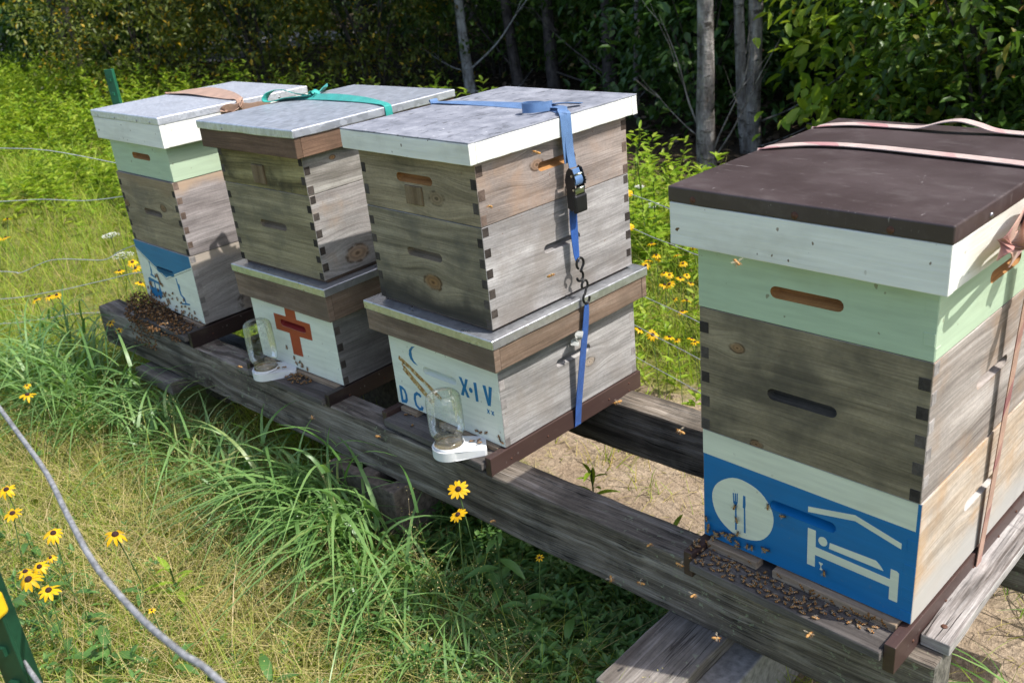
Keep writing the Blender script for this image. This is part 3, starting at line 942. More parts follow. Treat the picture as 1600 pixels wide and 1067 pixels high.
mc3, me3 = cover(H, "middle_cover", 0.4833, 0.5656, -0.0042, -0.0039, 0.2061, 0.264, 0.2877, w_rim2, m_galv, inset=0.003, dent=0.0015)
mr3 = box_obj("inner_rim", (-0.20, 0.20, -0.24, 0.24, 0.0816, 0.0888), w_rim2, mc3, 0.001)
bb3, LZ3 = bottom_board(H, -0.0134, m_brown_paint, zt_rail=-0.002, hgt=0.05, strip_gap=(-0.12, -0.03))

# ---- hive 2
H = hive[2]
b2a, e2 = hive_box(H, -0.0253, 0.1846 + 0.05, 0.0001, -0.0004, 0.4123, 0.5052, (m_front_white, w_s2a, w_s2a), [('F', -0.206, 0.118, mat_paint("dark_red_paint", (0.27, 0.022, 0.016), 0.1, 0.5))], (m_front_white, m_end_dark), jcols=('FR', 'SF'), phase=1)
yf = e2[2]
art(b2a, "painted_red_cross", [[(-233, 176), (-181, 176), (-181, 143), (-115, 144), (-117, 91), (-182, 89), (-183, 23), (-233, 21), (-232, 90), (-300, 89), (-298, 142), (-234, 143)]], yf, m_red, holes=[stadium(-206, 118, 128.6, 21.6)[::-1]])
b2b, e2b = hive_box(H, 0.295, 0.5327, 0, 0.0009, 0.4123, 0.5052, (w_f2b, w_s2b, w_s2b), [('F', -0.201, 0.428, w_slot_grey)], (m_end_dark, m_end_dark), phase=0)
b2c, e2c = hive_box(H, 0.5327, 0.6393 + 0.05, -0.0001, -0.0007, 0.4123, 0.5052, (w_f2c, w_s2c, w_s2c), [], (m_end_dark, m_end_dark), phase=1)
box_obj("glued_block", (-0.243, -0.186, e2c[2] - 0.006, e2c[2] + 0.001, 0.547, 0.600), w_block, b2c, 0.002, grain=2)
c2, ce2 = cover(H, "cover", 0.4684, 0.5756, 0.0009, 0.0018, 0.6393, 0.691, 0.7142, w_rim, m_galv_old, inset=0.004, dent=0.003)
screw(c2, (-0.1, -0.5756 / 2, 0.059), 'y', m_screw, 0.003)
mc2, me2 = cover(H, "middle_cover", 0.4653, 0.559, -0.0006, 0.0005, 0.1846, 0.2605, 0.2844, w_rim2, m_galv, inset=0.004, dent=0.0018)
box_obj("inner_rim", (-0.20, 0.20, -0.24, 0.24, 0.0998, 0.1104), w_rim2, mc2, 0.001)
bb2, LZ2 = bottom_board(H, -0.0253, mat_paint("dark_brown_rail_paint", (0.028, 0.017, 0.016), 0.4, 0.45, grime_amt=0.2, speck_col=(0.3, 0.28, 0.26)), zt_rail=-0.002, hgt=0.05, y_front=-0.062, strip_gap=(-0.10, -0.02))

# ---- hive 1
H = hive[1]
b1a, e1 = hive_box(H, 0.0, 0.2424, -0.002, -0.0044, 0.4118, 0.5054, (m_front_white, w_s1a, w_s1a), [('F', -0.216, 0.153, m_blue2)], (lambda z: m_front_white if z < 0.16 else None, m_end_grey), jcols=('FR', 'SF'), phase=0)
yf = e1[2]
sl = stadium(-216, 153, 129, 22)
art(b1a, "painted_blue_gable", [[(-412, 240.5), (-7, 240.5), (-7, 204), (-221, 130), (-412, 213)]], yf, m_blue2, holes=[sl[::-1]])
art(b1a, "painted_gable_line", [stroke([(-412, 207), (-221, 124), (-7, 198)], 1.6)], yf, mat_plain("brown_line_paint", (0.12, 0.10, 0.06), 0.7))
art(b1a, "painted_chain", [[(-334, 172), (-327, 169), (-329, 152), (-325, 140), (-331, 122), (-307, 116), (-308, 110), (-347, 116), (-346, 122), (-338, 122), (-336, 140), (-332, 152)]], yf, m_ink)
art(b1a, "painted_bucket", [[(-372, 103), (-362, 106), (-289, 99), (-290, 92), (-293, 88), (-290, 66), (-284, 57), (-292, 44), (-305, 34), (-372, 34), (-380, 58), (-376, 80)]], yf, m_ink, holes=[[(-364, 92), (-366, 70), (-337, 70), (-334, 92)], [(-326, 92), (-328, 70), (-302, 68), (-299, 90)]])
art(b1a, "painted_tap", [[(-147, 141), (-141, 141), (-138, 123), (-131, 121), (-129, 111), (-133, 104), (-131, 83), (-113, 74), (-110, 56), (-86, 58), (-86, 53), (-150, 44), (-150, 49), (-119, 53), (-121, 68), (-141, 80), (-145, 105)]], yf, m_ink)
b1b, _ = hive_box(H, 0.2424, 0.4888, -0.0002, -0.0008, 0.4118, 0.5054, (w_f1b, w_s1b, w_s1b), [('F', -0.198, 0.366, w_slot_grey)], (m_end_dark, m_end_mid), phase=0)
b1c, _ = hive_box(H, 0.4888, 0.6042 + 0.05, 0.0019, 0.0046, 0.4118, 0.5054, (m_mint, m_mint, m_mint), [('F', -0.192, 0.557, w_slot)], (m_mint, m_mint), jcols=('FR',), phase=1)
c1, ce1 = cover(H, "cover", 0.4892, 0.5532, 0.0029, 0.0053, 0.6042, 0.676, 0.7003, m_white, m_galv_new, dent=0.0015)
for lx in (-0.19, -0.06, 0.1, 0.19):
    screw(c1, (lx, -0.5532 / 2, 0.079), 'y', m_screw, 0.0035)
for ly in (-0.06, 0.16):
    screw(c1, (0.4892 / 2, ly, 0.079), 'x', m_screw, 0.0035)
bb1, LZ1 = bottom_board(H, 0.0, bpy.data.materials["dark_brown_rail_paint"], y_front=-0.07, strip_gap=(-0.12, 0.05))

# ================================================================== TIMBER STAND
w_beam = mat_wood("beam_weathered", (0.055, 0.044, 0.034), (0.19, 0.158, 0.124), (0.37, 0.33, 0.28), blotch=(0.045, 0.04, 0.033), blotch_amt=0.65, bump=1.0, moss=0.7, contrast=1.7, fine=0.9, checks=0.95, wave=0.03, fib=(0.42, 1.4), knots=[(-0.80, 0.03, 0.018, (0.05, 0.03, 0.02)), (-1.9, -0.04, 0.02, (0.06, 0.04, 0.03))])
w_beam_end = mat_plain("beam_end_grain", (0.13, 0.12, 0.10), 0.9, 0, 0.55, 90, 0.8)
w_plank = mat_wood("plank_silver_weathered", (0.16, 0.137, 0.122), (0.46, 0.43, 0.405), (0.60, 0.57, 0.54), blotch=(0.27, 0.245, 0.23), blotch_amt=0.5, bump=1.0, contrast=2.4, fine=0.7, checks=0.8, wave=0.012, fib=(0.4, 1.25))
w_board = mat_wood("plank_grey_brown", (0.13, 0.108, 0.088), (0.265, 0.235, 0.205), (0.37, 0.335, 0.30), blotch=(0.085, 0.075, 0.06), blotch_amt=0.5, bump=0.9, contrast=1.5, fine=0.8, moss=0.6, checks=0.7, wave=0.015, fib=(0.55, 1.25))
BA = 0.027


def beam(xa, xb, ym, z0, z1, label, group="timber beams under the hives"):
    L = xb - xa
    o = box_obj("timber_beam", (-L / 2, L / 2, -0.044, 0.044, 0, z1 - z0), [w_beam, w_beam_end], None, 0.006, grain=0, end_slot=1, jitter=0.0035, cuts=int(L / 0.035), loc=((xa + xb) / 2, ym, z0), rz=BA, seg=2)
    return tag(o, label, "beam", group)


beam(-3.143, 0.047, -0.027 + 0.044 - 0.0155, -0.215, -0.062, "long weathered front timber beam carrying the row of hives")
beam(-3.20, 0.17, 0.480 - 0.025, -0.205, -0.062, "rear weathered timber beam seen between the hives")
pl = box_obj("wooden_plank", (0.006, 0.056, 0.034, 0.68, -0.0605, -0.036), w_plank, None, 0.003, grain=1, jitter=0.0015, cuts=40)
tag(pl, "narrow silver grey plank lying across the beams beside the nearest hive", "plank")
screw(pl, (0.030, 0.075, -0.0362), 'z', m_screw_rust, 0.005)
lp = box_obj("wooden_plank", (-0.07, 0.07, -0.27, 0.27, -0.0, 0.036), w_board, None, 0.003, grain=1, jitter=0.002, cuts=30, loc=(-0.42, 0.015, -0.2515), rz=0.03)
tag(lp, "wide grey plank laid across a concrete block under the front beam", "plank")
lp2 = box_obj("wooden_plank", (-0.13, 0.13, -0.15, 0.24, -0.0, 0.05), w_board, None, 0.006, grain=0, jitter=0.004, cuts=20, loc=(-2.70, 0.03, -0.275), rz=0.05)
tag(lp2, "old rough plank half hidden in tall grass under the beam's left end", "plank")
m_conc = mat_plain("concrete", (0.27, 0.255, 0.235), 0.92, 0, 0.35, 60, 0.9, 0.2)
m_conc_dark = mat_plain("dark_concrete", (0.145, 0.118, 0.095), 0.92, 0, 0.4, 70, 0.9, 0.2)


def cinder_block(x, y, z0, rz, label, m, L=0.39, Wd=0.19, Ht=0.19, cores=True):
    bm = bmesh.new()
    outer = [(-L / 2, -Wd / 2), (L / 2, -Wd / 2), (L / 2, Wd / 2), (-L / 2, Wd / 2)]
    holes = []
    if cores:
        for cx in (-L / 4 + 0.008, L / 4 - 0.008):
            a, b_ = L / 4 - 0.035, Wd / 2 - 0.032
            holes.append([(cx - a, -b_), (cx - a, b_), (cx + a, b_), (cx + a, -b_)])
    # drawn in xz then turned so that the block stands up
    poly_prism(bm, outer, -Ht, 0.0, holes)
    bmesh.ops.rotate(bm, verts=bm.verts, cent=(0, 0, 0), matrix=Matrix.Rotation(-math.pi / 2, 3, 'X'))
    bmesh.ops.recalc_face_normals(bm, faces=bm.faces)
    bev(bm, 0.004, 2, [e for e in bm.edges if len(e.link_faces) == 2 and e.calc_face_angle(0) > 0.5])
    o = obj("concrete_block", bm, m, None, (x, y, z0), rz, grain=0)
    return tag(o, label, "concrete block", "concrete blocks under the timber stand")


cinder_block(-1.475, 0.010, -0.405, 0.03, "dark hollow concrete block under the middle of the front beam", m_conc_dark, 0.29, 0.20)
cinder_block(-0.385, 0.05, -0.4445, 0.03, "pale concrete block under the wide grey plank", m_conc, 0.19, 0.39, 0.19, False)
cinder_block(-2.05, 0.45, -0.40, 0.02, "concrete block under the rear beam", m_conc_dark)
cinder_block(-0.30, 0.46, -0.40, 0.02, "concrete block under the rear beam near the nearest hive", m_conc, 0.19, 0.39)
cinder_block(-2.70, 0.3, -0.46, 0.02, "concrete block under the old rough plank", m_conc_dark, 0.19, 0.39)

# ================================================================== STRAPS, FEEDERS, FENCE, BEES
def mk_webbing(name, c1, c2=None, period=0.0, rough=0.6):
    b = NT(name)
    uv = b.uv()
    sp = b.n("SeparateXYZ", {0: uv})
    weave = b.n("TexWave", {'Vector': b.mapping(uv, scale=(700, 700, 1), rot=(0, 0, 0.8)), 'Scale': 0.5, 'Distortion': 0.6}, wave_type='BANDS').outputs['Fac']
    n = b.noise(b.mapping(uv, loc=seed3()), 35, 3)
    c = b.mix(1.0, c1, b.ramp(n, [(0.3, 0.82), (0.7, 1.15)]), 'MULTIPLY')
    if c2 is not None:
        wob = b.math('ADD', b.math('MULTIPLY', sp.outputs[0], 2 * math.pi / period), b.math('MULTIPLY', b.noise(uv, 12, 3), 5.0))
        diag = b.math('ADD', wob, b.math('MULTIPLY', sp.outputs[1], 60.0))
        s = b.smooth(b.math('SINE', diag), 0.35, 0.6)
        fade = b.smooth(b.noise(b.mapping(uv, loc=seed3()), 6, 3), 0.3, 0.65)
        c = b.mix(b.math('MULTIPLY', s, fade), c, c2)
    c = b.mix(1.0, c, b.ramp(weave, [(0.0, 0.86), (1.0, 1.06)]), 'MULTIPLY')
    b.principled(Base_Color=c, Roughness=rough, Normal=b.bump(weave, 0.25, 0.0008), Sheen_Weight=0.15, Specular_IOR_Level=0.3)
    return b.m


web_blue = mk_webbing("faded_blue_webbing", (0.10, 0.19, 0.36), rough=0.45)
web_blue2 = mk_webbing("deep_blue_webbing", (0.025, 0.10, 0.36), rough=0.45)
web_teal = mk_webbing("teal_webbing", (0.03, 0.33, 0.285), rough=0.45)
web_tan = mk_webbing("tan_webbing", (0.38, 0.245, 0.175))
web_pink = mk_webbing("faded_pink_webbing", (0.50, 0.385, 0.335), (0.42, 0.20, 0.195), 0.11)
web_rust = mk_webbing("faded_red_webbing", (0.40, 0.23, 0.16), (0.24, 0.055, 0.06), 0.12)
m_black = mat_plain("black_plastic", (0.012, 0.012, 0.014), 0.4, 0, 0.3, 60)
m_black_metal = mat_plain("black_coated_steel", (0.012, 0.012, 0.013), 0.32, 0.0, 0.3, 200, 0.1)
m_zinc = mat_plain("zinc_plated_steel", (0.52, 0.55, 0.44), 0.28, 1.0, 0.25, 120)


def rib_obj(name, mat, parent, paths):
    bm = bmesh.new()
    for a in paths:
        ribbon(bm, *a)
    bmesh.ops.recalc_face_normals(bm, faces=bm.faces)
    return obj(name, bm, mat, parent, smooth=False)


# ---- blue ratchet strap on hive 3 (coordinates in the hive's own frame)
def strap_root(h, label):
    x, y, a, zb = HV[h]
    return empty("ratchet_strap", (x, y, 0), a, label, "strap", "straps tied round the hives")


s3 = strap_root(3, "blue ratchet strap hanging down the side of the D C X IV hive")
zt = 0.7318
rib_obj("webbing", web_blue, s3, [
    ([(-0.4405, 0.276, 0.10), (-0.4405, 0.276, 0.45), (-0.4395, 0.276, 0.715), (-0.431, 0.279, zt), (-0.26, 0.300, zt + 0.0015), (-0.06, 0.300, zt + 0.003), (-0.012, 0.287, zt + 0.002), (0.014, 0.277, zt), (0.0205, 0.2745, 0.722), (0.0225, 0.273, 0.68), (0.026, 0.271, 0.645), (0.033, 0.269, 0.611)],
     [(0, 1, 0)] * 4 + [(0.1, 1, 0.25), (0.1, 1, 0.5), (0.1, 1, 0.25), (0, 1, 0), (0, 1, 0), (0, 1, 0), (0, 1, 0), (0, 1, 0)], [0.025] * 12),
    ([(-0.05, 0.300, zt + 0.006), (-0.01, 0.292, zt + 0.008), (0.015, 0.266, zt + 0.004), (0.0215, 0.262, 0.718), (0.0225, 0.262, 0.665), (0.0235, 0.2635, 0.622)], (0, 1, 0.05), 0.022),
])
# knot and loose tails lying on the lid
rib_obj("webbing_tail", web_blue, s3, [
    ([(-0.055, 0.298, zt + 0.006), (-0.075, 0.272, zt + 0.012), (-0.090, 0.252, zt + 0.013), (-0.078, 0.236, zt + 0.013), (-0.055, 0.246, zt + 0.013), (-0.042, 0.275, zt + 0.012), (-0.045, 0.298, zt + 0.010)], (0, 0, 1), 0.022),
    ([(-0.052, 0.300, zt + 0.012), (-0.03, 0.330, zt + 0.010), (-0.012, 0.362, zt + 0.004)], (0.8, -0.3, 0.2), 0.022),
])
rib_obj("lower_webbing", web_blue2, s3, [
    ([(0.029, 0.270, 0.535), (0.0225, 0.271, 0.505), (0.021, 0.2715, 0.46), (0.022, 0.272, 0.405), (0.024, 0.273, 0.378)], (0, 1, 0), [0.025, 0.026, 0.025, 0.020, 0.011]),
    ([(0.040, 0.276, 0.278), (0.0395, 0.275, 0.258), (0.0365, 0.270, 0.21), (0.026, 0.262, 0.12), (0.0135, 0.253, 0.01), (0.0075, 0.250, -0.05), (0.002, 0.250, -0.0665), (-0.03, 0.250, -0.0685)], (0, 1, 0), [0.010, 0.018, 0.022, 0.023, 0.023, 0.023, 0.023, 0.023]),
])
bm = bmesh.new()
ribbon(bm, [(0.030, 0.255, 0.206), (0.034, 0.246, 0.196), (0.030, 0.238, 0.186), (0.032, 0.232, 0.176)], (0.3, 0.7, 0.5), 0.02, 0.0008)
obj("care_tag", bm, mat_plain("faded_label", (0.42, 0.43, 0.40), 0.6), s3)
# ratchet
rt = empty("ratchet", (0.036, 0.270, 0.563))
rt.parent = s3
for sy in (-1, 1):
    bm = bmesh.new()
    prof = [(-0.010, 0.040), (-0.002, 0.050), (0.008, 0.046), (0.014, 0.030), (0.013, 0.0), (0.010, -0.045), (0.0, -0.052), (-0.012, -0.045), (-0.012, 0.0), (-0.016, 0.02)]
    poly_prism(bm, prof, -0.0011, 0.0011)
    back = bm.faces.new([v for v in sorted((v for v in bm.verts if v.co.y > 0), key=lambda v: math.atan2(v.co.z - 0.0, v.co.x - 0.0))])
    bmesh.ops.recalc_face_normals(bm, faces=bm.faces)
    obj("side_plate", bm, m_black_metal, rt, (0, sy * 0.0165, 0))
    bm = bmesh.new()
    n = 12
    poly_prism(bm, [((0.0125 if k % 2 else 0.0155) * math.cos(2 * math.pi * k / 24), 0.004 + (0.0125 if k % 2 else 0.0155) * math.sin(2 * math.pi * k / 24)) for k in range(24)], -0.001, 0.001)
    bmesh.ops.recalc_face_normals(bm, faces=bm.faces)
    obj("gear_wheel", bm, m_black_metal, rt, (0.002, sy * 0.0195, 0.012))
bm = bmesh.new()
tube(bm, [(0.002, -0.02, 0.016), (0.002, 0.02, 0.016)], 0.0085, 14)
obj("spool", bm, web_blue, rt)
box_obj("handle", (0.006, 0.017, -0.0205, 0.0205, -0.056, -0.014), m_black, rt, 0.004, seg=3)
box_obj("release_bar", (0.008, 0.0125, -0.0155, 0.0155, -0.012, -0.002), m_zinc, rt, 0.001)
bm = bmesh.new()
tube(bm, [(0.010, -0.0195, 0.0), (0.010, 0.0195, 0.0)], 0.003, 8)
tube(bm, [(0.007, -0.0195, 0.032), (0.007, 0.0195, 0.032)], 0.0032, 8)
obj("pin", bm, m_zinc, rt)
bm = bmesh.new()
ribbon(bm, [(0.0015, 0, 0.046), (0.006, 0, 0.034), (0.0125, 0, 0.022), (0.010, 0, 0.010), (0.0, 0, 0.006)], (0, 1, 0), 0.025, 0.002)
obj("wound_webbing", bm, web_blue, rt)
# two S hooks
def hook(z, flip, y0):
    pts = []
    for k in range(15):
        a = math.radians(-40 + k * 20)
        pts.append((0.0, 0.0125 * math.cos(a), 0.015 + 0.0135 * math.sin(a)))
    low = []
    for k in range(13):
        a = math.radians(70 - k * 20)
        low.append((0.0, -0.003 + 0.011 * math.cos(a), -0.0165 + 0.0125 * math.sin(a)))
    path = pts[::-1]
    if flip:
        path = [(x, y, -z_) for x, y, z_ in path + []]
        path = path
    body = [(0, 0.010, -0.002)]
    bm = bmesh.new()
    full = path + (low if not flip else [])
    tube(bm, catmull(full, 3), 0.0031, 10)
    return obj("hook", bm, m_black_metal, s3, (0.031 if not flip else 0.036, y0, z))


hook(0.362, False, 0.273)
def s_hook(z0, y0, x0):
    pts = []
    for k in range(12):
        a = math.radians(200 - k * 24)
        pts.append((0, 0.0105 * math.cos(a), 0.017 + 0.012 * math.sin(a)))
    for k in range(12):
        a = math.radians(110 + k * 23)
        pts.append((0.002, 0.001 + 0.0115 * math.cos(a), -0.0165 + 0.0135 * math.sin(a)))
    bm = bmesh.new()
    tube(bm, catmull(pts, 3), 0.003, 10)
    return obj("hook", bm, m_black_metal, s3, (x0, y0, z0))


s_hook(0.305, 0.276, 0.0385)

# ---- faded pink strap on hive 4
s4 = strap_root(4, "faded pink strap with red marks over the dark brown lid")
zt = 0.7093
xr = 0.0284
rib_obj("webbing", web_pink, s4, [
    ([(-0.4455, 0.235, 0.30), (-0.4455, 0.24, 0.66), (-0.4445, 0.245, 0.699), (-0.436, 0.250, zt), (-0.39, 0.285, zt + 0.002), (-0.33, 0.303, zt + 0.003), (-0.25, 0.308, zt + 0.003), (-0.15, 0.302, zt + 0.003), (-0.07, 0.296, zt + 0.003), (0.018, 0.289, zt + 0.001), (xr + 0.0022, 0.287, zt - 0.010), (xr + 0.003, 0.285, 0.64)], (0, 1, 0), 0.0255),
    ([(-0.4455, 0.43, 0.30), (-0.4455, 0.435, 0.66), (-0.4445, 0.44, 0.699), (-0.436, 0.445, zt), (-0.38, 0.468, zt + 0.003), (-0.30, 0.478, zt + 0.002), (-0.255, 0.481, zt + 0.003), (-0.215, 0.484, zt + 0.015), (-0.185, 0.487, zt + 0.019), (-0.155, 0.49, zt + 0.013), (-0.115, 0.493, zt + 0.003), (-0.02, 0.494, zt + 0.002), (0.018, 0.492, zt + 0.001), (xr + 0.0022, 0.490, zt - 0.010), (xr + 0.002, 0.47, 0.64)], (0, 1, 0), 0.0255),
])
rib_obj("hanging_webbing", web_rust, s4, [
    ([(xr + 0.003, 0.287, 0.640), (0.027, 0.286, 0.57), (0.022, 0.284, 0.45), (0.017, 0.282, 0.30), (0.012, 0.279, 0.12), (0.008, 0.276, 0.0), (0.0065, 0.275, -0.05), (0.001, 0.275, -0.0660), (-0.03, 0.275, -0.068)], (0, 1, 0), 0.0235),
])
rib_obj("webbing_loop", mk_webbing("salmon_webbing", (0.50, 0.29, 0.21), (0.38, 0.13, 0.13), 0.07), s4, [
    ([(0.032, 0.275, 0.655), (0.045, 0.20, 0.674), (0.058, 0.11, 0.690), (0.068, 0.055, 0.690), (0.066, 0.028, 0.672), (0.054, 0.045, 0.652), (0.046, 0.13, 0.646), (0.05, 0.24, 0.650), (0.06, 0.31, 0.66)], [(0.15, 0.1, 1)] * 9, 0.0255),
    ([(0.036, 0.275, 0.66), (0.05, 0.17, 0.70), (0.066, 0.085, 0.685), (0.07, 0.06, 0.655), (0.06, 0.08, 0.632), (0.048, 0.16, 0.628), (0.046, 0.26, 0.64)], [(0.25, 0.2, 1)] * 7, 0.0255),
    ([(0.034, 0.282, 0.648), (0.07, 0.25, 0.64), (0.098, 0.235, 0.67), (0.10, 0.26, 0.70), (0.075, 0.285, 0.69), (0.05, 0.29, 0.66), (0.08, 0.30, 0.62), (0.11, 0.29, 0.60), (0.115, 0.27, 0.585)], [(0.3, 0.7, 0.4)] * 9, 0.0255),
    ([(0.04, 0.29, 0.66), (0.08, 0.31, 0.70), (0.115, 0.32, 0.69), (0.11, 0.33, 0.65), (0.07, 0.32, 0.64), (0.05, 0.3, 0.62)], [(0.2, 1, 0.2)] * 6, 0.0255),
])

# ---- teal strap on hive 2
s2 = strap_root(2, "teal green strap with a standing loop over the red cross hive's lid")
zt = 0.7168
rib_obj("webbing", web_teal, s2, [
    ([(-0.4435, 0.285, 0.30), (-0.4435, 0.285, 0.68), (-0.4425, 0.285, 0.708), (-0.434, 0.287, zt), (-0.35, 0.30, zt + 0.004), (-0.25, 0.307, zt + 0.007), (-0.12, 0.305, zt + 0.006), (-0.03, 0.296, zt + 0.003), (0.020, 0.285, zt + 0.001), (0.0305, 0.2835, 0.708), (0.0312, 0.283, 0.67), (0.0285, 0.282, 0.60), (0.012, 0.282, 0.35), (0.008, 0.28, -0.06)],
     [(0, 1, 0)] * 4 + [(0, 1, 0.5), (0, 0.8, 0.6), (0, 0.9, 0.45), (0, 1, 0.15)] + [(0, 1, 0)] * 6, 0.0245),
])
rib_obj("webbing_loop", web_teal, s2, [
    ([(-0.345, 0.303, zt + 0.008), (-0.40, 0.29, zt + 0.014), (-0.425, 0.27, zt + 0.026), (-0.448, 0.25, zt + 0.030), (-0.458, 0.228, zt + 0.020), (-0.452, 0.212, zt + 0.005), (-0.435, 0.225, zt + 0.002), (-0.41, 0.262, zt + 0.004), (-0.35, 0.30, zt + 0.006)], [(0.2, -0.9, 0.35)] * 3 + [(0.45, -0.85, 0.1)] * 4 + [(0.2, -0.9, 0.3)] * 2, 0.03),
    ([(-0.348, 0.303, zt + 0.012), (-0.342, 0.31, zt + 0.02), (-0.33, 0.315, zt + 0.012), (-0.335, 0.305, zt + 0.004)], (0, 1, 0.2), 0.022),
    ([(-0.34, 0.31, zt + 0.006), (-0.37, 0.345, zt + 0.006), (-0.39, 0.375, zt + 0.012), (-0.42, 0.41, zt + 0.006), (-0.44, 0.425, zt + 0.012), (-0.46, 0.43, zt - 0.005)], (0.4, 0.6, 0.5), 0.024),
])
# ---- tan strap on hive 1
s1 = strap_root(1, "pale tan cloth strap knotted at the edge of the farthest left hive")
zt = 0.7025
rib_obj("webbing", web_tan, s1, [
    ([(-0.4515, 0.29, 0.30), (-0.4515, 0.29, 0.66), (-0.4505, 0.29, 0.694), (-0.442, 0.292, zt), (-0.36, 0.30, zt + 0.006), (-0.26, 0.303, zt + 0.010), (-0.12, 0.292, zt + 0.008), (-0.02, 0.278, zt + 0.006), (0.035, 0.270, zt + 0.003), (0.0475, 0.267, 0.694), (0.05, 0.262, 0.675)],
     [(0, 1, 0)] * 4 + [(0.1, 1, 0.05), (0.1, 0.9, 0.12), (0.1, 0.9, 0.2), (0, 1, 0.25), (0, 1, 0.1), (0, 1, 0), (0, 1, 0)], [0.06, 0.06, 0.06, 0.07, 0.078, 0.075, 0.06, 0.042, 0.026, 0.024, 0.024]),
    ([(0.05, 0.265, 0.665), (0.047, 0.27, 0.63), (0.03, 0.28, 0.40), (0.01, 0.285, 0.10), (0.006, 0.285, -0.05)], (0, 1, 0), 0.024),
])
rib_obj("knot", web_tan, s1, [
    ([(0.046, 0.275, 0.70), (0.058, 0.262, 0.698), (0.062, 0.25, 0.685), (0.056, 0.255, 0.672), (0.048, 0.27, 0.676), (0.05, 0.28, 0.69)], [(0.6, 0.2, 0.7)] * 6, 0.022),
    ([(0.055, 0.262, 0.688), (0.062, 0.235, 0.684), (0.066, 0.212, 0.690), (0.062, 0.196, 0.684), (0.058, 0.205, 0.672), (0.058, 0.24, 0.676)], [(0.3, 0.3, 0.9)] * 6, 0.024),
    ([(0.055, 0.268, 0.682), (0.060, 0.295, 0.676), (0.060, 0.33, 0.675), (0.052, 0.37, 0.665)], [(0.2, 0.2, 1)] * 4, 0.024),
    ([(0.056, 0.262, 0.680), (0.066, 0.238, 0.672), (0.064, 0.22, 0.664), (0.056, 0.228, 0.658)], [(0.5, 0.2, 0.8)] * 4, 0.02),
])


# ---- jar feeders
def mk_glass():
    b = NT("jar_glass")
    lw = b.n("LayerWeight", {0: 0.35})
    f = lw.outputs['Fresnel']
    fac = lw.outputs['Facing']
    tcol = b.mix(b.smooth(fac, 0.45, 1.0), (0.965, 0.975, 0.965), (0.60, 0.66, 0.60))
    tr = b.n("BsdfTransparent", {0: tcol})
    o = b.mapping(b.obj(), loc=seed3())
    bp = b.bump(b.noise(o, 45, 3), 0.12, 0.003)
    gl = b.n("BsdfGlossy", {0: (1, 1, 1, 1), 'Roughness': 0.03, 'Normal': bp})
    mx = b.n("MixShader", {0: b.math('MULTIPLY', f, 0.55, clamp=True), 1: tr.outputs[0], 2: gl.outputs[0]})
    # mist and droplets inside the wall scatter a little light
    mist = b.smooth(b.noise(o, 38, 5, 0.7), 0.46, 0.72)
    drop = b.smooth(b.noise(o, 190, 2, 0.5), 0.60, 0.66)
    amt = b.math('ADD', b.math('MULTIPLY', mist, 0.16), b.math('MULTIPLY', drop, 0.16))
    df = b.n("BsdfDiffuse", {0: (0.55, 0.58, 0.54, 1)})
    mx2 = b.n("MixShader", {0: amt, 1: mx.outputs[0], 2: df.outputs[0]})
    b.surf(mx2.outputs[0])
    return b.m


m_glass = mk_glass()


def mk_syrup():
    b = NT("sugar_syrup")
    tr = b.n("BsdfTransparent", {0: (0.95, 0.90, 0.80, 1)})
    gl = b.n("BsdfGlossy", {0: (1, 1, 1, 1), 'Roughness': 0.04})
    df = b.n("BsdfDiffuse", {0: (0.45, 0.27, 0.11, 1)})
    m1 = b.n("MixShader", {0: 0.12, 1: tr.outputs[0], 2: gl.outputs[0]})
    m2 = b.n("MixShader", {0: 0.07, 1: m1.outputs[0], 2: df.outputs[0]})
    b.surf(m2.outputs[0])
    return b.m


m_syrup = mk_syrup()
m_plastic = mat_plain("white_plastic", (0.70, 0.705, 0.70), 0.42, 0, 0.06, 30)
m_lidbrown = mat_plain("amber_jar_lid", (0.40, 0.24, 0.11), 0.45, 0.2, 0.3, 80)


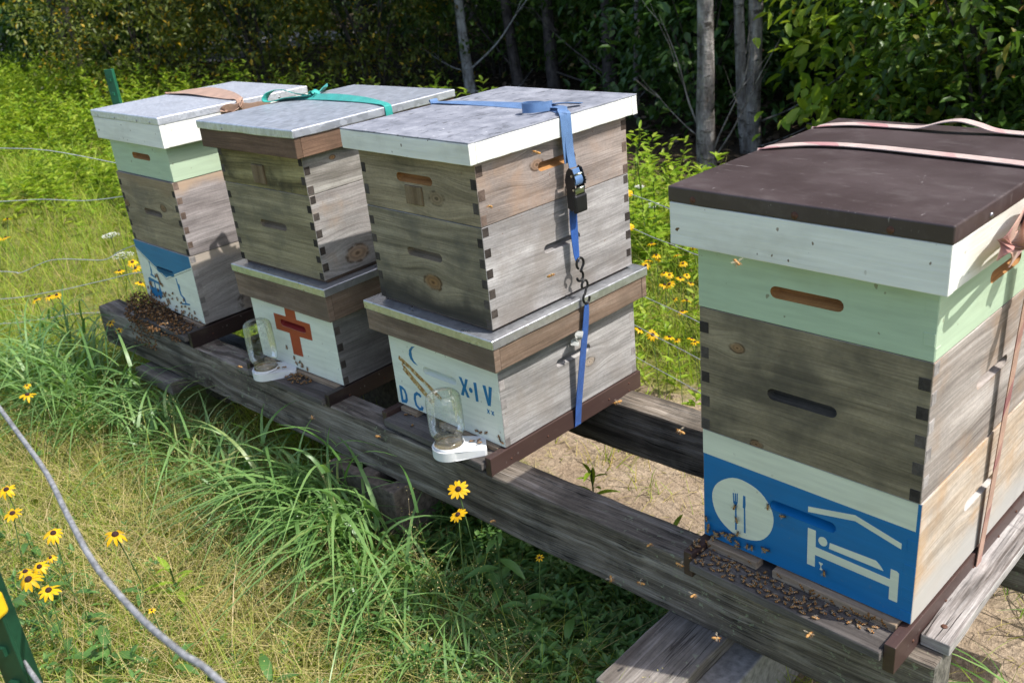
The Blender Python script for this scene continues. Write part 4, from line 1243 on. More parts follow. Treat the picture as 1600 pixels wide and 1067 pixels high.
def feeder(x, y, z, rz, label, rj=0.043, hj=0.142):
    root = empty("jar_feeder", (x, y, z), rz, label, "bee feeder", "jar feeders on the landing boards")
    # tray: round cup with a flat tongue that slides into the entrance (tongue along +y)
    bm = bmesh.new()
    r = 0.0425
    ang0, ang1 = math.radians(158), math.radians(382)
    arc = [(r * math.cos(ang0 + (ang1 - ang0) * k / 30), r * math.sin(ang0 + (ang1 - ang0) * k / 30)) for k in range(31)]
    tongue = [(0.034, 0.085), (0.030, 0.090), (-0.030, 0.090), (-0.034, 0.085)]
    out = arc + tongue
    th = 0.024
    lo = [bm.verts.new((px, py, 0)) for px, py in out]
    hi = [bm.verts.new((px, py, th - max(0, py - 0.02) * 0.09)) for px, py in out]
    n = len(out)
    for i in range(n):
        bm.faces.new((lo[i], lo[(i + 1) % n], hi[(i + 1) % n], hi[i]))
    bm.faces.new(hi)
    bm.faces.new(lo[::-1])
    bev(bm, 0.0018, 2, [e for e in bm.edges if e.calc_face_angle(0) > 1.0])
    obj("tray", bm, m_plastic, root)
    bm = bmesh.new()
    lathe(bm, [(0.0375, th + 0.0005), (0.0385, th + 0.006), (0.0365, th + 0.0065), (0.0362, th + 0.0005)], 36)
    obj("tray_lip", bm, m_plastic, root)
    # inverted jar: mouth down
    z0 = th + 0.0012
    bm = bmesh.new()
    outp = [(0.0335, z0), (0.0345, z0 + 0.002), (0.0345, z0 + 0.004), (0.0332, z0 + 0.006), (0.0345, z0 + 0.009), (0.0332, z0 + 0.012), (0.0342, z0 + 0.015), (0.0335, z0 + 0.019), (0.036, z0 + 0.025), (rj - 0.002, z0 + 0.033), (rj, z0 + 0.042), (rj + 0.0004, z0 + hj * 0.6), (rj - 0.0004, z0 + hj - 0.016), (rj - 0.003, z0 + hj - 0.006), (rj - 0.008, z0 + hj - 0.001), (rj - 0.014, z0 + hj), (rj - 0.018, z0 + hj - 0.003), (0.0, z0 + hj - 0.005)]
    lathe(bm, outp, 48)
    bmesh.ops.remove_doubles(bm, verts=bm.verts, dist=1e-6)
    j = obj("jar", bm, m_glass, root)
    bm = bmesh.new()
    lathe(bm, [(0.0, z0 + 0.0015), (0.0322, z0 + 0.0015), (0.0322, z0 + 0.012), (0.0, z0 + 0.0125)], 32)
    bmesh.ops.remove_doubles(bm, verts=bm.verts, dist=1e-6)
    obj("syrup", bm, m_syrup, j)
    bm = bmesh.new()
    lathe(bm, [(0.0332, z0 - 0.0008), (0.0356, z0 - 0.0008), (0.0360, z0 + 0.0015), (0.0350, z0 + 0.003)], 32)
    obj("jar_ring", bm, m_lidbrown, j)
    return root


feeder(-1.102, -0.050, LZ3, -0.72, "inverted glass jar feeder in front of the D C X IV lettering", 0.043, 0.139)
feeder(-1.927, -0.060, LZ2, -0.62, "inverted glass jar feeder in front of the red cross hive", 0.0425, 0.152)

# ---- fence
m_wire = mat_plain("galvanised_fence_wire", (0.55, 0.56, 0.58), 0.4, 0.6, 0.2, 200)


def mk_rope():
    b = NT("grey_poly_rope")
    o = b.obj()
    n = b.noise(o, 160, 3, 0.7)
    n2 = b.noise(o, 40, 3, 0.6)
    c = b.ramp(n, [(0.3, (0.11, 0.113, 0.115)), (0.7, (0.31, 0.315, 0.32))])
    c = b.mix(1.0, c, b.ramp(n2, [(0.3, 0.75), (0.7, 1.2)]), 'MULTIPLY')
    b.principled(Base_Color=c, Roughness=0.75, Normal=b.bump(n, 0.35, 0.0015))
    return b.m


m_rope = mk_rope()
m_post = mat_plain("dark_green_post_paint", (0.008, 0.045, 0.022), 0.5, 0, 0.35, 25, 0.1)
m_post2 = mat_plain("green_post_paint", (0.016, 0.115, 0.06), 0.5, 0, 0.3, 25, 0.1)
m_yellow_plastic = mat_plain("yellow_insulator_plastic", (0.72, 0.46, 0.015), 0.45, 0, 0.12, 40)
m_post_tip = mat_plain("chipped_white_paint", (0.62, 0.62, 0.6), 0.6)


def wire(pts, r, mat, label, n=10, line=False, sag=0.0, seg=6, wob=0.0):
    bm = bmesh.new()
    P = catmull(pts, n)
    if line:
        V_ = [Vector(p) for p in pts]
        P = [a.lerp(c_, k / n) - Vector((0, 0, 0.012 * (1 - (2 * k / n - 1) ** 2))) for a, c_ in zip(V_, V_[1:]) for k in range(n)] + [V_[-1]]
    if wob:
        sd = random.random() * 40
        P = [p + mnoise.noise_vector(p * 6 + Vector((sd, 0, 0))) * wob for p in P]
    tube(bm, P, r, seg)
    return tag(obj("fence_wire", bm, mat), label, "fence wire", "strands of the electric fence")


def tpost(x, y, ztop, rz, label, m, zs, tilt=(0, 0), side=1, ins=True):
    root = empty("fence_post", (x, y, GZ), rz, label, "fence post", "steel fence posts")
    root.rotation_euler = (tilt[0], tilt[1], rz)
    h = ztop - GZ
    bm = bmesh.new()
    add_box(bm, -0.019, 0.019, -0.0025, 0.0025, -0.1, h)
    add_box(bm, -0.0028, 0.0028, 0.0026, 0.030, -0.1, h - 0.001)
    bev(bm, 0.0008, 1)
    obj("post_shaft", bm, m, root)
    k = 0
    z = h - 0.04
    bm = bmesh.new()
    while z > 0.1:
        add_box(bm, -0.006, 0.006, -0.0075, -0.0026, z - 0.006, z + 0.006)
        z -= 0.053
    obj("studs", bm, m, root)
    if ins:
        for q in zs:
            bm = bmesh.new()
            add_box(bm, -0.024, 0.024, -0.018, 0.008, q - GZ - 0.016, q - GZ + 0.016)
            add_box(bm, -0.010, 0.010, -0.045, -0.018, q - GZ - 0.010, q - GZ + 0.010)
            bev(bm, 0.005, 2)
            obj("insulator", bm, m_yellow_plastic, root)
    return root


tpost(-3.30, 0.257, 0.775, 0.45, "green steel fence post rising behind the farthest left hive", m_post2, (0.37, 0.24, 0.03, -0.09))
tpost(-1.40, 0.95, 0.60, 0.1, "green steel fence post hidden behind the D C X IV hive with yellow insulators", m_post2, (0.36, 0.25, 0.03, -0.09, -0.2), ins=False)
tpost(0.70, 0.50, 0.55, 0.1, "green steel fence post out of view right of the stand", m_post2, (0.34, 0.22, 0.02, -0.1, -0.2))
near_post = tpost(-0.6445, -1.122, 0.478, 0.5, "dark green fence post with yellow insulator in the near left corner", m_post, (0.455,))
# left span, from the far-left corner to the post behind hive 1
CB = (-4.6, -0.65)   # corner post, out of the picture on the left
LW = [(0.45, [(CB[0], CB[1], 0.56), (-3.779, -0.072, 0.5), (-3.636, 0.028, 0.485), (-3.501, 0.123, 0.451), (-3.357, 0.224, 0.41), (-3.30, 0.26, 0.395)]),
      (0.27, [(CB[0], CB[1], 0.29), (-3.844, -0.118, 0.278), (-3.694, -0.013, 0.278), (-3.549, 0.089, 0.264), (-3.452, 0.157, 0.266), (-3.366, 0.218, 0.274), (-3.30, 0.26, 0.275)]),
      (0.0, [(CB[0], CB[1], 0.0), (-3.936, -0.183, -0.032), (-3.86, -0.13, -0.042), (-3.717, -0.029, 0.008), (-3.592, 0.059, 0.005), (-3.504, 0.12, 0.004), (-3.448, 0.16, 0.033), (-3.38, 0.208, 0.061), (-3.30, 0.26, 0.08)]),
      (-0.1, [(CB[0], CB[1], -0.20), (-3.975, -0.21, -0.164), (-3.756, -0.057, -0.136), (-3.621, 0.038, -0.111), (-3.488, 0.132, -0.081), (-3.397, 0.196, -0.064), (-3.30, 0.26, -0.06)]),
      (-0.25, [(CB[0], CB[1], -0.30), (-4.009, -0.235, -0.282), (-3.845, -0.119, -0.268), (-3.708, -0.023, -0.247), (-3.582, 0.066, -0.239), (-3.30, 0.26, -0.22)])]
tpost(CB[0], CB[1], 0.66, 0.9, "green steel fence post at the fence's left corner", m_post2, (0.56, 0.29, 0.0, -0.20), ins=True)
tpost(1.6, -1.15, 0.66, 0.2, "green steel fence post at the near fence's right end", m_post2, (0.6, 0.35))
for k, (z, pts) in enumerate(LW):
    wire(pts, 0.0017, m_wire, "thin pale fence wire, %s strand left of the swarming hive" % ["topmost", "second", "wavy middle", "fourth", "lowest"][k], wob=0.004)
# rear span past the hives towards the right
for k, (z, s) in enumerate(((0.348, 0.0), (0.24, 0.01), (0.03, 0.0), (-0.09, 0.012), (-0.205, 0.0))):
    pts = [(-3.30, 0.26, z + 0.01), (-1.36, 0.945, z), (0.70, 0.40, z - 0.04 - s)]
    wire(pts, 0.0013, m_wire, "thin fence wire crossing behind the hives, %s strand" % ["topmost", "second", "middle", "fourth", "lowest"][k], n=24, line=True, wob=0.005)
for q in (0.348, 0.24):
    bm = bmesh.new()
    tube(bm, [(-1.318, 0.933, q), (-1.288, 0.925, q)], 0.011, 10)
    bev(bm, 0.003, 2, [e for e in bm.edges if e.calc_face_angle(0) > 1])
    t = obj("wire_insulator", bm, m_yellow_plastic)
    tag(t, "small yellow insulator on the %s fence wire behind the D C X IV hive" % ("upper" if q > 0.3 else "second"), "insulator", "yellow insulators on the rear fence")
# near span crossing the lower left corner
wire([(-4.6, -0.65, 0.585), (-2.6, -0.83, 0.585), (-1.5, -0.935, 0.598), (-0.95, -0.988, 0.603), (-0.834, -1.0, 0.602), (-0.609, -1.024, 0.598), (-0.473, -1.047, 0.60), (-0.371, -1.063, 0.603), (-0.268, -1.068, 0.598), (-0.191, -1.067, 0.60), (-0.132, -1.062, 0.60), (0.1, -1.065, 0.597), (1.6, -1.12, 0.60)], 0.0030, m_rope, "thick grey fence rope crossing the near left corner", 10, seg=10, wob=0.0015)
wire([(-4.6, -0.66, 0.34), (-2.4, -0.93, 0.342), (-0.95, -1.085, 0.352), (-0.753, -1.102, 0.35), (-0.682, -1.106, 0.35), (-0.597, -1.109, 0.35), (-0.2, -1.117, 0.35), (1.6, -1.12, 0.35)], 0.0030, m_rope, "grey fence rope running in front of the near green post", 8, seg=10)

# ---- honey bees
m_b_amber = mat_plain("bee_amber", (0.40, 0.17, 0.03), 0.55, 0, 0.35, 500)
m_b_dark = mat_plain("bee_dark_brown", (0.03, 0.017, 0.01), 0.5, 0, 0.3, 500)
m_b_fuzz = mat_plain("bee_fuzz", (0.21, 0.12, 0.045), 0.9, 0, 0.4, 900)
m_b_tan = mat_plain("bee_tan", (0.40, 0.24, 0.09), 0.6, 0, 0.3, 500)


def mk_wing():
    b = NT("bee_wing")
    tr = b.n("BsdfTransparent", {0: (0.95, 0.93, 0.9, 1)})
    df = b.n("BsdfPrincipled", {'Base Color': (0.5, 0.42, 0.3, 1), 'Roughness': 0.35})
    mx = b.n("MixShader", {0: 0.28, 1: tr.outputs[0], 2: df.outputs[0]})
    b.surf(mx.outputs[0])
    return b.m


m_wing = mk_wing()


def ell(bm, c, r, nu=8, nv=6, stripe=None, mi=0):
    rings = []
    for j in range(1, nv):
        a = math.pi * j / nv
        rings.append([bm.verts.new((c[0] + r[0] * math.cos(a), c[1] + r[1] * math.sin(a) * math.cos(2 * math.pi * k / nu), c[2] + r[2] * math.sin(a) * math.sin(2 * math.pi * k / nu))) for k in range(nu)])
    p0 = bm.verts.new((c[0] + r[0], c[1], c[2])); p1 = bm.verts.new((c[0] - r[0], c[1], c[2]))
    for k in range(nu):
        f = bm.faces.new((p0, rings[0][k], rings[0][(k + 1) % nu])); f.material_index = mi; f.smooth = True
        f = bm.faces.new((p1, rings[-1][(k + 1) % nu], rings[-1][k])); f.material_index = stripe[-1] if stripe else mi; f.smooth = True
    for j in range(len(rings) - 1):
        for k in range(nu):
            f = bm.faces.new((rings[j][k], rings[j + 1][k], rings[j + 1][(k + 1) % nu], rings[j][(k + 1) % nu]))
            f.material_index = stripe[j % len(stripe)] if stripe else mi
            f.smooth = True


def bee_body_bm(flying=False, low=False):
    bm = bmesh.new()
    nu = 6 if low else 8
    ell(bm, (-0.0038, 0, 0.0022), (0.0046, 0.0023, 0.0021), nu, 5 if low else 8, [0, 0, 1, 0, 1, 0, 1])
    ell(bm, (0.0018, 0, 0.0026), (0.0022, 0.0021, 0.002), nu, 4 if low else 5, None, 2)
    ell(bm, (0.0046, 0, 0.0022), (0.0013, 0.0016, 0.0015), nu, 4, None, 1)
    if not low:
        for s in (-1, 1):
            for xx, dx in ((0.0028, 0.0022), (0.0014, 0.0002), (0.0, -0.003)):
                tube(bm, [(xx, s * 0.0014, 0.0016), (xx + dx * 0.5, s * 0.0032, 0.0022), (xx + dx, s * 0.0046, 0.0 if not flying else -0.001)], 0.00028, 3, False, 1)
            tube(bm, [(0.0054, s * 0.0006, 0.0028), (0.0068, s * 0.0014, 0.0032), (0.0078, s * 0.002, 0.0024)], 0.0002, 3, False, 1)
    return bm


def bee_wings_bm(spread):
    bm = bmesh.new()
    for s in (-1, 1):
        for L, wd, ang in ((0.0088, 0.0029, spread), (0.0062, 0.0022, spread - 0.35)):
            a = math.pi - ang * 1.0
            d = Vector((math.cos(a), s * math.sin(a), 0.22 if spread > 0.8 else 0.03)).normalized()
            n = Vector((-d.y, d.x, 0)).normalized() * s
            b0 = Vector((0.0015, s * 0.0012, 0.0043))
            pts = [b0, b0 + d * L * 0.45 + n * wd * 0.35, b0 + d * L * 0.85 + n * wd * 0.5, b0 + d * L, b0 + d * L * 0.8 - n * wd * 0.5, b0 + d * L * 0.4 - n * wd * 0.3]
            bm.faces.new([bm.verts.new(p) for p in pts])
    return bm


bee_mats = [m_b_amber, m_b_dark, m_b_fuzz]


def proto_bee(flying):
    r = empty("honey_bee", (0, 0, -5))
    obj("body", bee_body_bm(flying), [m_b_tan, m_b_amber, m_b_tan] if flying else bee_mats, r)
    obj("wings", bee_wings_bm(1.35 if flying else 0.42), m_wing, r)
    return r


BEE = {False: proto_bee(False), True: proto_bee(True)}
used = {False: False, True: False}


def place_bee(loc, rot, label, group, flying=False, sc=1.0):
    p = BEE[flying]
    if used[flying]:
        p = copy_tree(p)
    used[flying] = True
    p.location = loc
    p.rotation_euler = rot
    p.scale = (sc, sc, sc)
    return tag(p, label, "bee", group)


def hloc(h, lx, ly, z):
    x, y, a, zb = HV[h]
    return (x + math.cos(a) * lx - math.sin(a) * ly, y + math.sin(a) * lx + math.cos(a) * ly, z)


def spread_pts(n, fn, mind, tries=4000):
    out = []
    for _ in range(tries):
        if len(out) >= n: break
        p = fn()
        if p is None: continue
        if all((p[0] - q[0]) ** 2 + (p[1] - q[1]) ** 2 > mind ** 2 for q in out): out.append(p)
    return out


# on the landing board of hive 4
G4 = "bees on the nearest hive's landing board"
def f4():
    x = random.uniform(-0.40, -0.05); y = random.uniform(-0.064, -0.018)
    w = 1.0 if x < -0.2 else (0.9 if x < -0.1 else 0.35)
    if x > -0.13 and y < -0.036: return None
    return (x, y) if random.random() < w else None
for x, y in spread_pts(78, f4, 0.0112):
    zone = "left end of the nearest hive's dark landing board" if x < -0.29 else ("middle of the nearest hive's dark landing board" if x < -0.17 else "emptier right end of the nearest hive's landing board")
    place_bee(hloc(4, x, y, LZ4 + 0.0008), (random.uniform(-.15, .15), random.uniform(-.15, .15), random.uniform(0, 6.28)), "honey bee crawling on the " + zone, G4, sc=random.uniform(0.92, 1.18))
def f4b():
    return (random.uniform(-0.40, -0.03), random.uniform(0.0, 1.0))
for x, t in spread_pts(26, f4b, 0.011):
    place_bee(hloc(4, x, -0.0128, LZ4 + 0.004 + t * 0.008), (-math.pi / 2 + random.uniform(-.4, .2), random.uniform(-1, 1) + random.choice((0, math.pi / 2)), 0), "honey bee clinging to the wooden entrance strip below the blue box", "bees along the nearest hive's entrance strip", sc=random.uniform(0.9, 1.05))


def on_face(h, lx, z, ang, label, group, y=-0.0008, sc=1.0):
    # belly against the front face, head turned by ang
    M = Matrix.Rotation(HV[h][2], 4, 'Z') @ Matrix.Rotation(math.pi / 2, 4, 'X') @ Matrix.Rotation(ang, 4, 'Z')
    return place_bee(hloc(h, lx, y, z), M.to_euler(), label, group, sc=sc)


for lx, z, ang, lab in ((-338, 97, 1.2, "honey bee sitting on the painted fork"), (-334, 70, 1.8, "honey bee on the white plate below the fork"), (-331, 40, 1.3, "honey bee at the bottom edge of the white plate"), (-268, 127, 1.5, "honey bee at the left end of the blue hand hold"), (-237, 119, 0.3, "honey bee below the blue hand hold"), (-154, 35, 1.6, "honey bee beside the small painted hourglass"), (-268, 31, 0.2, "honey bee walking right of the plate on blue paint"), (-276, 29, 2.2, "honey bee paired beside another right of the plate"), (-402, 44, 1.7, "honey bee at the blue box's left edge"), (-300, 22, 1.5, "honey bee below the white plate"), (-310, 21, 1.4, "honey bee just above the entrance below the plate")):
    on_face(4, lx / 1000, z / 1000, ang, lab, "bees on the blue pictogram box")
for k in range(14):
    on_face(4, random.uniform(-0.405, -0.33), random.uniform(0.004, 0.035), random.uniform(0, 6), "honey bee gathered at the blue box's lower left corner", "bees at the blue box's lower left corner")
for k in range(5):
    place_bee(hloc(4, random.uniform(-0.415, -0.40), random.uniform(-0.055, -0.01), -0.0055 + 0.0006), (0, 0, random.uniform(0, 6)), "honey bee on the end of the nearest hive's left rail", "bees on the nearest hive's left rail")
# hive 3
for lx, y in ((-0.36, -0.02), (-0.335, -0.008), (-0.30, -0.05), (-0.352, -0.012)):
    place_bee(hloc(3, lx, y, LZ3 + 0.0008), (0, 0, random.uniform(0, 6)), "honey bee on the landing board left of the jar below D C", "bees left of the jar on the lettered hive")
for lx, z in ((-0.098, 0.003), (-0.086, 0.002), (-0.066, 0.008), (-0.018, 0.010), (-0.012, 0.001)):
    on_face(3, lx, z, random.uniform(0, 6), "honey bee at the foot of the lettered white box beside the feeder", "bees at the foot of the lettered box")
for dx, dy in ((0.035, 0.045), (0.045, 0.058), (0.055, 0.048)):
    place_bee((-1.102 + dx, -0.05 + dy, LZ3 + 0.023), (0, 0, random.uniform(0, 6)), "honey bee walking on the white feeder tray by the lettered hive", "bees on the nearer feeder tray")
place_bee(hloc(3, -0.055, -0.045, LZ3 + 0.001), (0, 0, 0.4), "honey bee alone on the lettered hive's landing board right of the feeder", None)
# hive 2: heap beside the feeder
def f2():
    a, r = random.uniform(0, 6.28), math.sqrt(random.random())
    return (-0.195 + 0.062 * r * math.cos(a), -0.028 + 0.024 * r * math.sin(a))
for i, (x, y) in enumerate(spread_pts(44, f2, 0.0066)):
    place_bee(hloc(2, x, y, LZ2 + 0.001 + 0.008 * max(0, 1 - math.hypot((x + 0.195) / 0.06, (y + 0.028) / 0.024)) + random.uniform(0, 0.003)), (random.uniform(-.4, .4), random.uniform(-.4, .4), random.uniform(0, 6.28)), "honey bee in the small heap below the red cross", "bees heaped below the red cross")
for lx, z in ((-0.262, 0.038), (-0.232, 0.010), (-0.20, -0.012), (-0.206, 0.002), (-0.195, -0.006), (-0.225, -0.008), (-0.172, -0.012)):
    on_face(2, lx, z, random.uniform(0, 6), "honey bee on the white box below the red cross", "bees on the red cross box")
for dx, dy in ((0.032, 0.02), (0.045, 0.035)):
    place_bee((-1.927 + dx, -0.06 + dy, LZ2 + 0.024), (0, 0, random.uniform(0, 6)), "honey bee on the white feeder tray by the red cross hive", "bees on the farther feeder tray")

# hive 1: a beard of bees; the top layer singly, the depth of the heap as one mass
def heap_h(x, y):
    """height of the bee heap above the landing board (local x along the front, y outwards)"""
    ax = max(0.0, min(1.0, (-0.05 - x) / 0.36))
    return 0.006 + 0.060 * ax ** 1.6 * max(0.0, 1 - ((y + 0.045) / 0.075) ** 2)


bm0 = bee_body_bm(False, True)
bm0.verts.index_update()
BV = np.array([v.co[:] for v in bm0.verts], dtype=np.float32)
BF = [([v.index for v in f.verts], f.material_index) for f in bm0.faces]
bm0.free()
tri, tmi = [], []
for idx, mi in BF:
    for k in range(1, len(idx) - 1):
        tri.append((idx[0], idx[k], idx[k + 1])); tmi.append(mi)
tri, tmi = np.array(tri), np.array(tmi)
VV, FF, MM = [], [], []
def drop_bee(loc, eul, sc=1.0):
    R = np.array(Matrix.Rotation(eul[2], 3, 'Z') @ Matrix.Rotation(eul[1], 3, 'Y') @ Matrix.Rotation(eul[0], 3, 'X'))
    FF.append(tri + sum(len(v) for v in VV)); VV.append(BV @ R.T * sc + np.array(loc)); MM.append(tmi)


rr = random.Random(5)
for k in range(900):
    x = -0.43 + 0.40 * rr.random() ** 1.5
    y = rr.uniform(-0.105, -0.004)
    hh = heap_h(x, y)
    if x > -0.2 and rr.random() < 0.3: continue
    z = LZ1 + rr.uniform(0.0, hh) - (0.02 if y < -0.085 else 0)
    drop_bee(hloc(1, x, y, z), (rr.uniform(-.7, .7), rr.uniform(-.7, .7), rr.uniform(0, 6.28)))
# bees hanging over the edge of the board
for k in range(150):
    x = rr.uniform(-0.42, -0.22)
    z = LZ1 - 0.005 - 0.10 * rr.random() ** 1.5
    drop_bee(hloc(1, x + rr.uniform(-.01, .01), -0.088 - 0.016 * rr.random(), z), (rr.uniform(1.1, 2.0), rr.uniform(-1, 1), rr.uniform(-0.6, 0.6)))
me = arrays_to_mesh("bee_cluster", np.concatenate(VV), np.concatenate(FF), np.concatenate(MM))
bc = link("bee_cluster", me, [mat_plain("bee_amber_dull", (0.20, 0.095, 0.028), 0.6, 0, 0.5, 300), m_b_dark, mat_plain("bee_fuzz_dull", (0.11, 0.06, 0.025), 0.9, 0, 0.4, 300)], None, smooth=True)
tag(bc, "brown mass of bees heaped on the farthest left hive's landing board", "bee cluster", kind="stuff")
G1 = "bees on top of the swarm at the farthest left hive"
def f1():
    x = -0.42 + 0.38 * random.random() ** 1.25
    return (x, random.uniform(-0.10, -0.006))
for x, y in spread_pts(60, f1, 0.014):
    place_bee(hloc(1, x, y, LZ1 + heap_h(x, y) + 0.001), (random.uniform(-.3, .3), random.uniform(-.3, .3), random.uniform(0, 6.28)), "honey bee on top of the swarm heaped before the gable pictogram", G1, sc=random.uniform(0.95, 1.1))
def f1b():
    x = random.uniform(-0.41, -0.03)
    z = random.uniform(0.0, 0.14) * random.random() ** 0.6
    lim = 0.105 if -0.40 < x < -0.21 else 0.055
    if x > -0.2: lim = max(0.014, 0.085 - (x + 0.2) * 0.42)
    return (x, z) if z < lim else None
for x, z in spread_pts(52, f1b, 0.0115):
    on_face(1, x, z, random.uniform(0, 6.28), "honey bee climbing the pale gable pictogram box", "bees climbing the farthest left hive's front", y=-0.0052)
for x, z in ((-0.286, 0.128), (-0.283, 0.118), (-0.28, 0.108), (-0.275, 0.10), (-0.30, 0.124), (-0.265, 0.095), (-0.12, 0.068), (-0.06, 0.033)):
    on_face(1, x, z, random.uniform(1.2, 2.0), "honey bee climbing the pale gable pictogram box", "bees climbing the farthest left hive's front", y=-0.0052)

# in the air
FLY = [((-1.551, -0.150, -0.028), "bee flying before the beam below the red cross hive"), ((-1.253, -0.15, 0.013), "bee flying before the beam between the two feeders"),
       ((-0.857, -0.15, -0.070), "bee flying before the beam right of the tall yellow flowers"), ((-0.421, -0.15, 0.061), "bee flying above the beam near the nearest landing board"),
       ((-0.448, -0.15, -0.039), "bee flying before the bare beam face, lower of two"), ((-0.520, -0.15, -0.064), "bee flying near the beam's lower edge"),
       ((-0.355, -0.15, 0.047), "bee hovering left of the nearest landing board, higher one"), ((-0.327, -0.15, -0.008), "bee hovering left of the nearest landing board, lower one"),
       ((-0.101, -0.15, 0.028), "bee flying in front of the nearest hive's landing board edge"), ((-0.278, -0.15, -0.078), "bee flying over the wide grey plank"),
       ((-0.627, -0.15, 0.772), "bee flying in front of the white lid's shadow line"), ((-0.614, -0.15, 0.554), "bee flying before the silver grey box side"),
       ((-0.757, -0.15, 0.661), "bee flying before the pinkish grey upper box"), ((-0.238, -0.15, 0.644), "bee flying before the nearest hive's mint box"),
       ((-0.347, -0.15, 0.326), "bee flying before the rear beam near the nearest hive"), ((-0.479, -0.15, 0.341), "bee flying at the end of the lettered hive's brown rail"),
       ((-1.962, -0.125, 0.004), "orange bee hovering beside the farther jar feeder")]
for k, (p, lab) in enumerate(FLY):
    place_bee(p, (random.uniform(-.4, .4), random.uniform(-.5, .3), random.uniform(0, 6.28)), lab, "bees in flight", True, sc=1.1)

# ================================================================== VEGETATION
m_grass = mat_leaf("grass_blades", [(0.0, (0.06, 0.11, 0.018)), (0.35, (0.10, 0.165, 0.028)), (0.6, (0.15, 0.205, 0.045)), (0.72, (0.235, 0.215, 0.085)), (0.9, (0.33, 0.25, 0.125)), (1.0, (0.36, 0.27, 0.15))], 0.35, 0.55)
m_grass_green = mat_leaf("green_grass_blades", [(0.0, (0.15, 0.24, 0.026)), (0.5, (0.28, 0.38, 0.045)), (0.85, (0.41, 0.46, 0.075)), (1.0, (0.50, 0.46, 0.14))], 0.48, 0.5)
m_grass_tall = mat_leaf("tall_grass_blades", [(0.0, (0.10, 0.21, 0.05)), (0.5, (0.18, 0.32, 0.095)), (0.9, (0.25, 0.40, 0.125)), (1.0, (0.34, 0.36, 0.13))], 0.38, 0.36, 0.5)
m_straw = mat_leaf("dry_straw", [(0.0, (0.38, 0.36, 0.10)), (0.4, (0.50, 0.44, 0.155)), (0.75, (0.60, 0.49, 0.235)), (1.0, (0.62, 0.48, 0.29))], 0.4, 0.7)
m_meadow = mat_leaf("meadow_grass", [(0.0, (0.19, 0.28, 0.025)), (0.4, (0.27, 0.36, 0.035)), (0.7, (0.36, 0.40, 0.06)), (0.9, (0.45, 0.38, 0.12)), (1.0, (0.50, 0.38, 0.18))], 0.48, 0.55)
m_weed = mat_leaf("weed_leaves", [(0.0, (0.17, 0.29, 0.022)), (0.5, (0.27, 0.39, 0.036)), (1.0, (0.39, 0.46, 0.06))], 0.4, 0.45)
m_leaf_dark = mat_leaf("tree_leaves_dark", [(0.0, (0.03, 0.075, 0.012)), (0.5, (0.05, 0.11, 0.02)), (1.0, (0.085, 0.15, 0.03))], 0.3, 0.42, 0.45)
m_leaf_mid = mat_leaf("shrub_leaves", [(0.0, (0.05, 0.105, 0.014)), (0.5, (0.085, 0.16, 0.024)), (0.95, (0.14, 0.21, 0.035)), (1.0, (0.30, 0.18, 0.05))], 0.35, 0.4, 0.5)
m_leaf_yel = mat_leaf("shrub_leaves_with_yellow", [(0.0, (0.075, 0.10, 0.014)), (0.5, (0.12, 0.15, 0.024)), (0.9, (0.18, 0.21, 0.035)), (0.93, (0.45, 0.28, 0.012)), (1.0, (0.52, 0.34, 0.02))], 0.35, 0.45, 0.4)
m_leaf_broad = mat_leaf("broad_plant_leaves", [(0.0, (0.065, 0.155, 0.035)), (1.0, (0.13, 0.25, 0.06))], 0.3, 0.45, 0.45)
m_petal = mat_leaf("yellow_petals", [(0.0, (0.72, 0.40, 0.006)), (1.0, (0.80, 0.52, 0.012))], 0.3, 0.5, 0.3)
m_cone = mat_plain("flower_dark_centre", (0.035, 0.012, 0.01), 0.85, 0, 0.4, 600, 0.6)
m_stem = mat_plain("plant_stem", (0.075, 0.13, 0.035), 0.6, 0, 0.3, 60)
m_lace = mat_plain("white_florets", (0.72, 0.73, 0.68), 0.7, 0, 0.12, 60)


def mk_bark(name, a, c, d, lichen=0.3):
    b = NT(name)
    o = b.mapping(b.obj(), loc=seed3())
    n = b.noise(b.mapping(o, scale=(9, 9, 3)), 2.2, 5, 0.65)
    ban = b.noise(b.mapping(o, scale=(4, 4, 9)), 2.6, 5, 0.7)
    col = b.ramp(n, [(0.3, d), (0.5, a), (0.7, c)])
    col = b.mix(b.smooth(ban, 0.53, 0.66), col, d)
    col = b.mix(b.math('MULTIPLY', b.smooth(b.noise(o, 16, 3), 0.6, 0.68), lichen), col, (0.20, 0.19, 0.10))
    b.principled(Base_Color=col, Roughness=0.9, Normal=b.bump(b.math('ADD', n, ban), 0.8, 0.02), Specular_IOR_Level=0.2)
    return b.m


bark_grey = mk_bark("grey_bark", (0.19, 0.17, 0.155), (0.38, 0.355, 0.325), (0.06, 0.05, 0.042))
bark_birch = mk_bark("birch_bark", (0.40, 0.39, 0.35), (0.55, 0.54, 0.49), (0.12, 0.10, 0.08), 0.4)
bark_dark = mk_bark("dark_bark", (0.07, 0.058, 0.05), (0.13, 0.11, 0.095), (0.03, 0.025, 0.02))


def unit(a):
    return a / np.maximum(np.linalg.norm(a, axis=-1, keepdims=True), 1e-9)


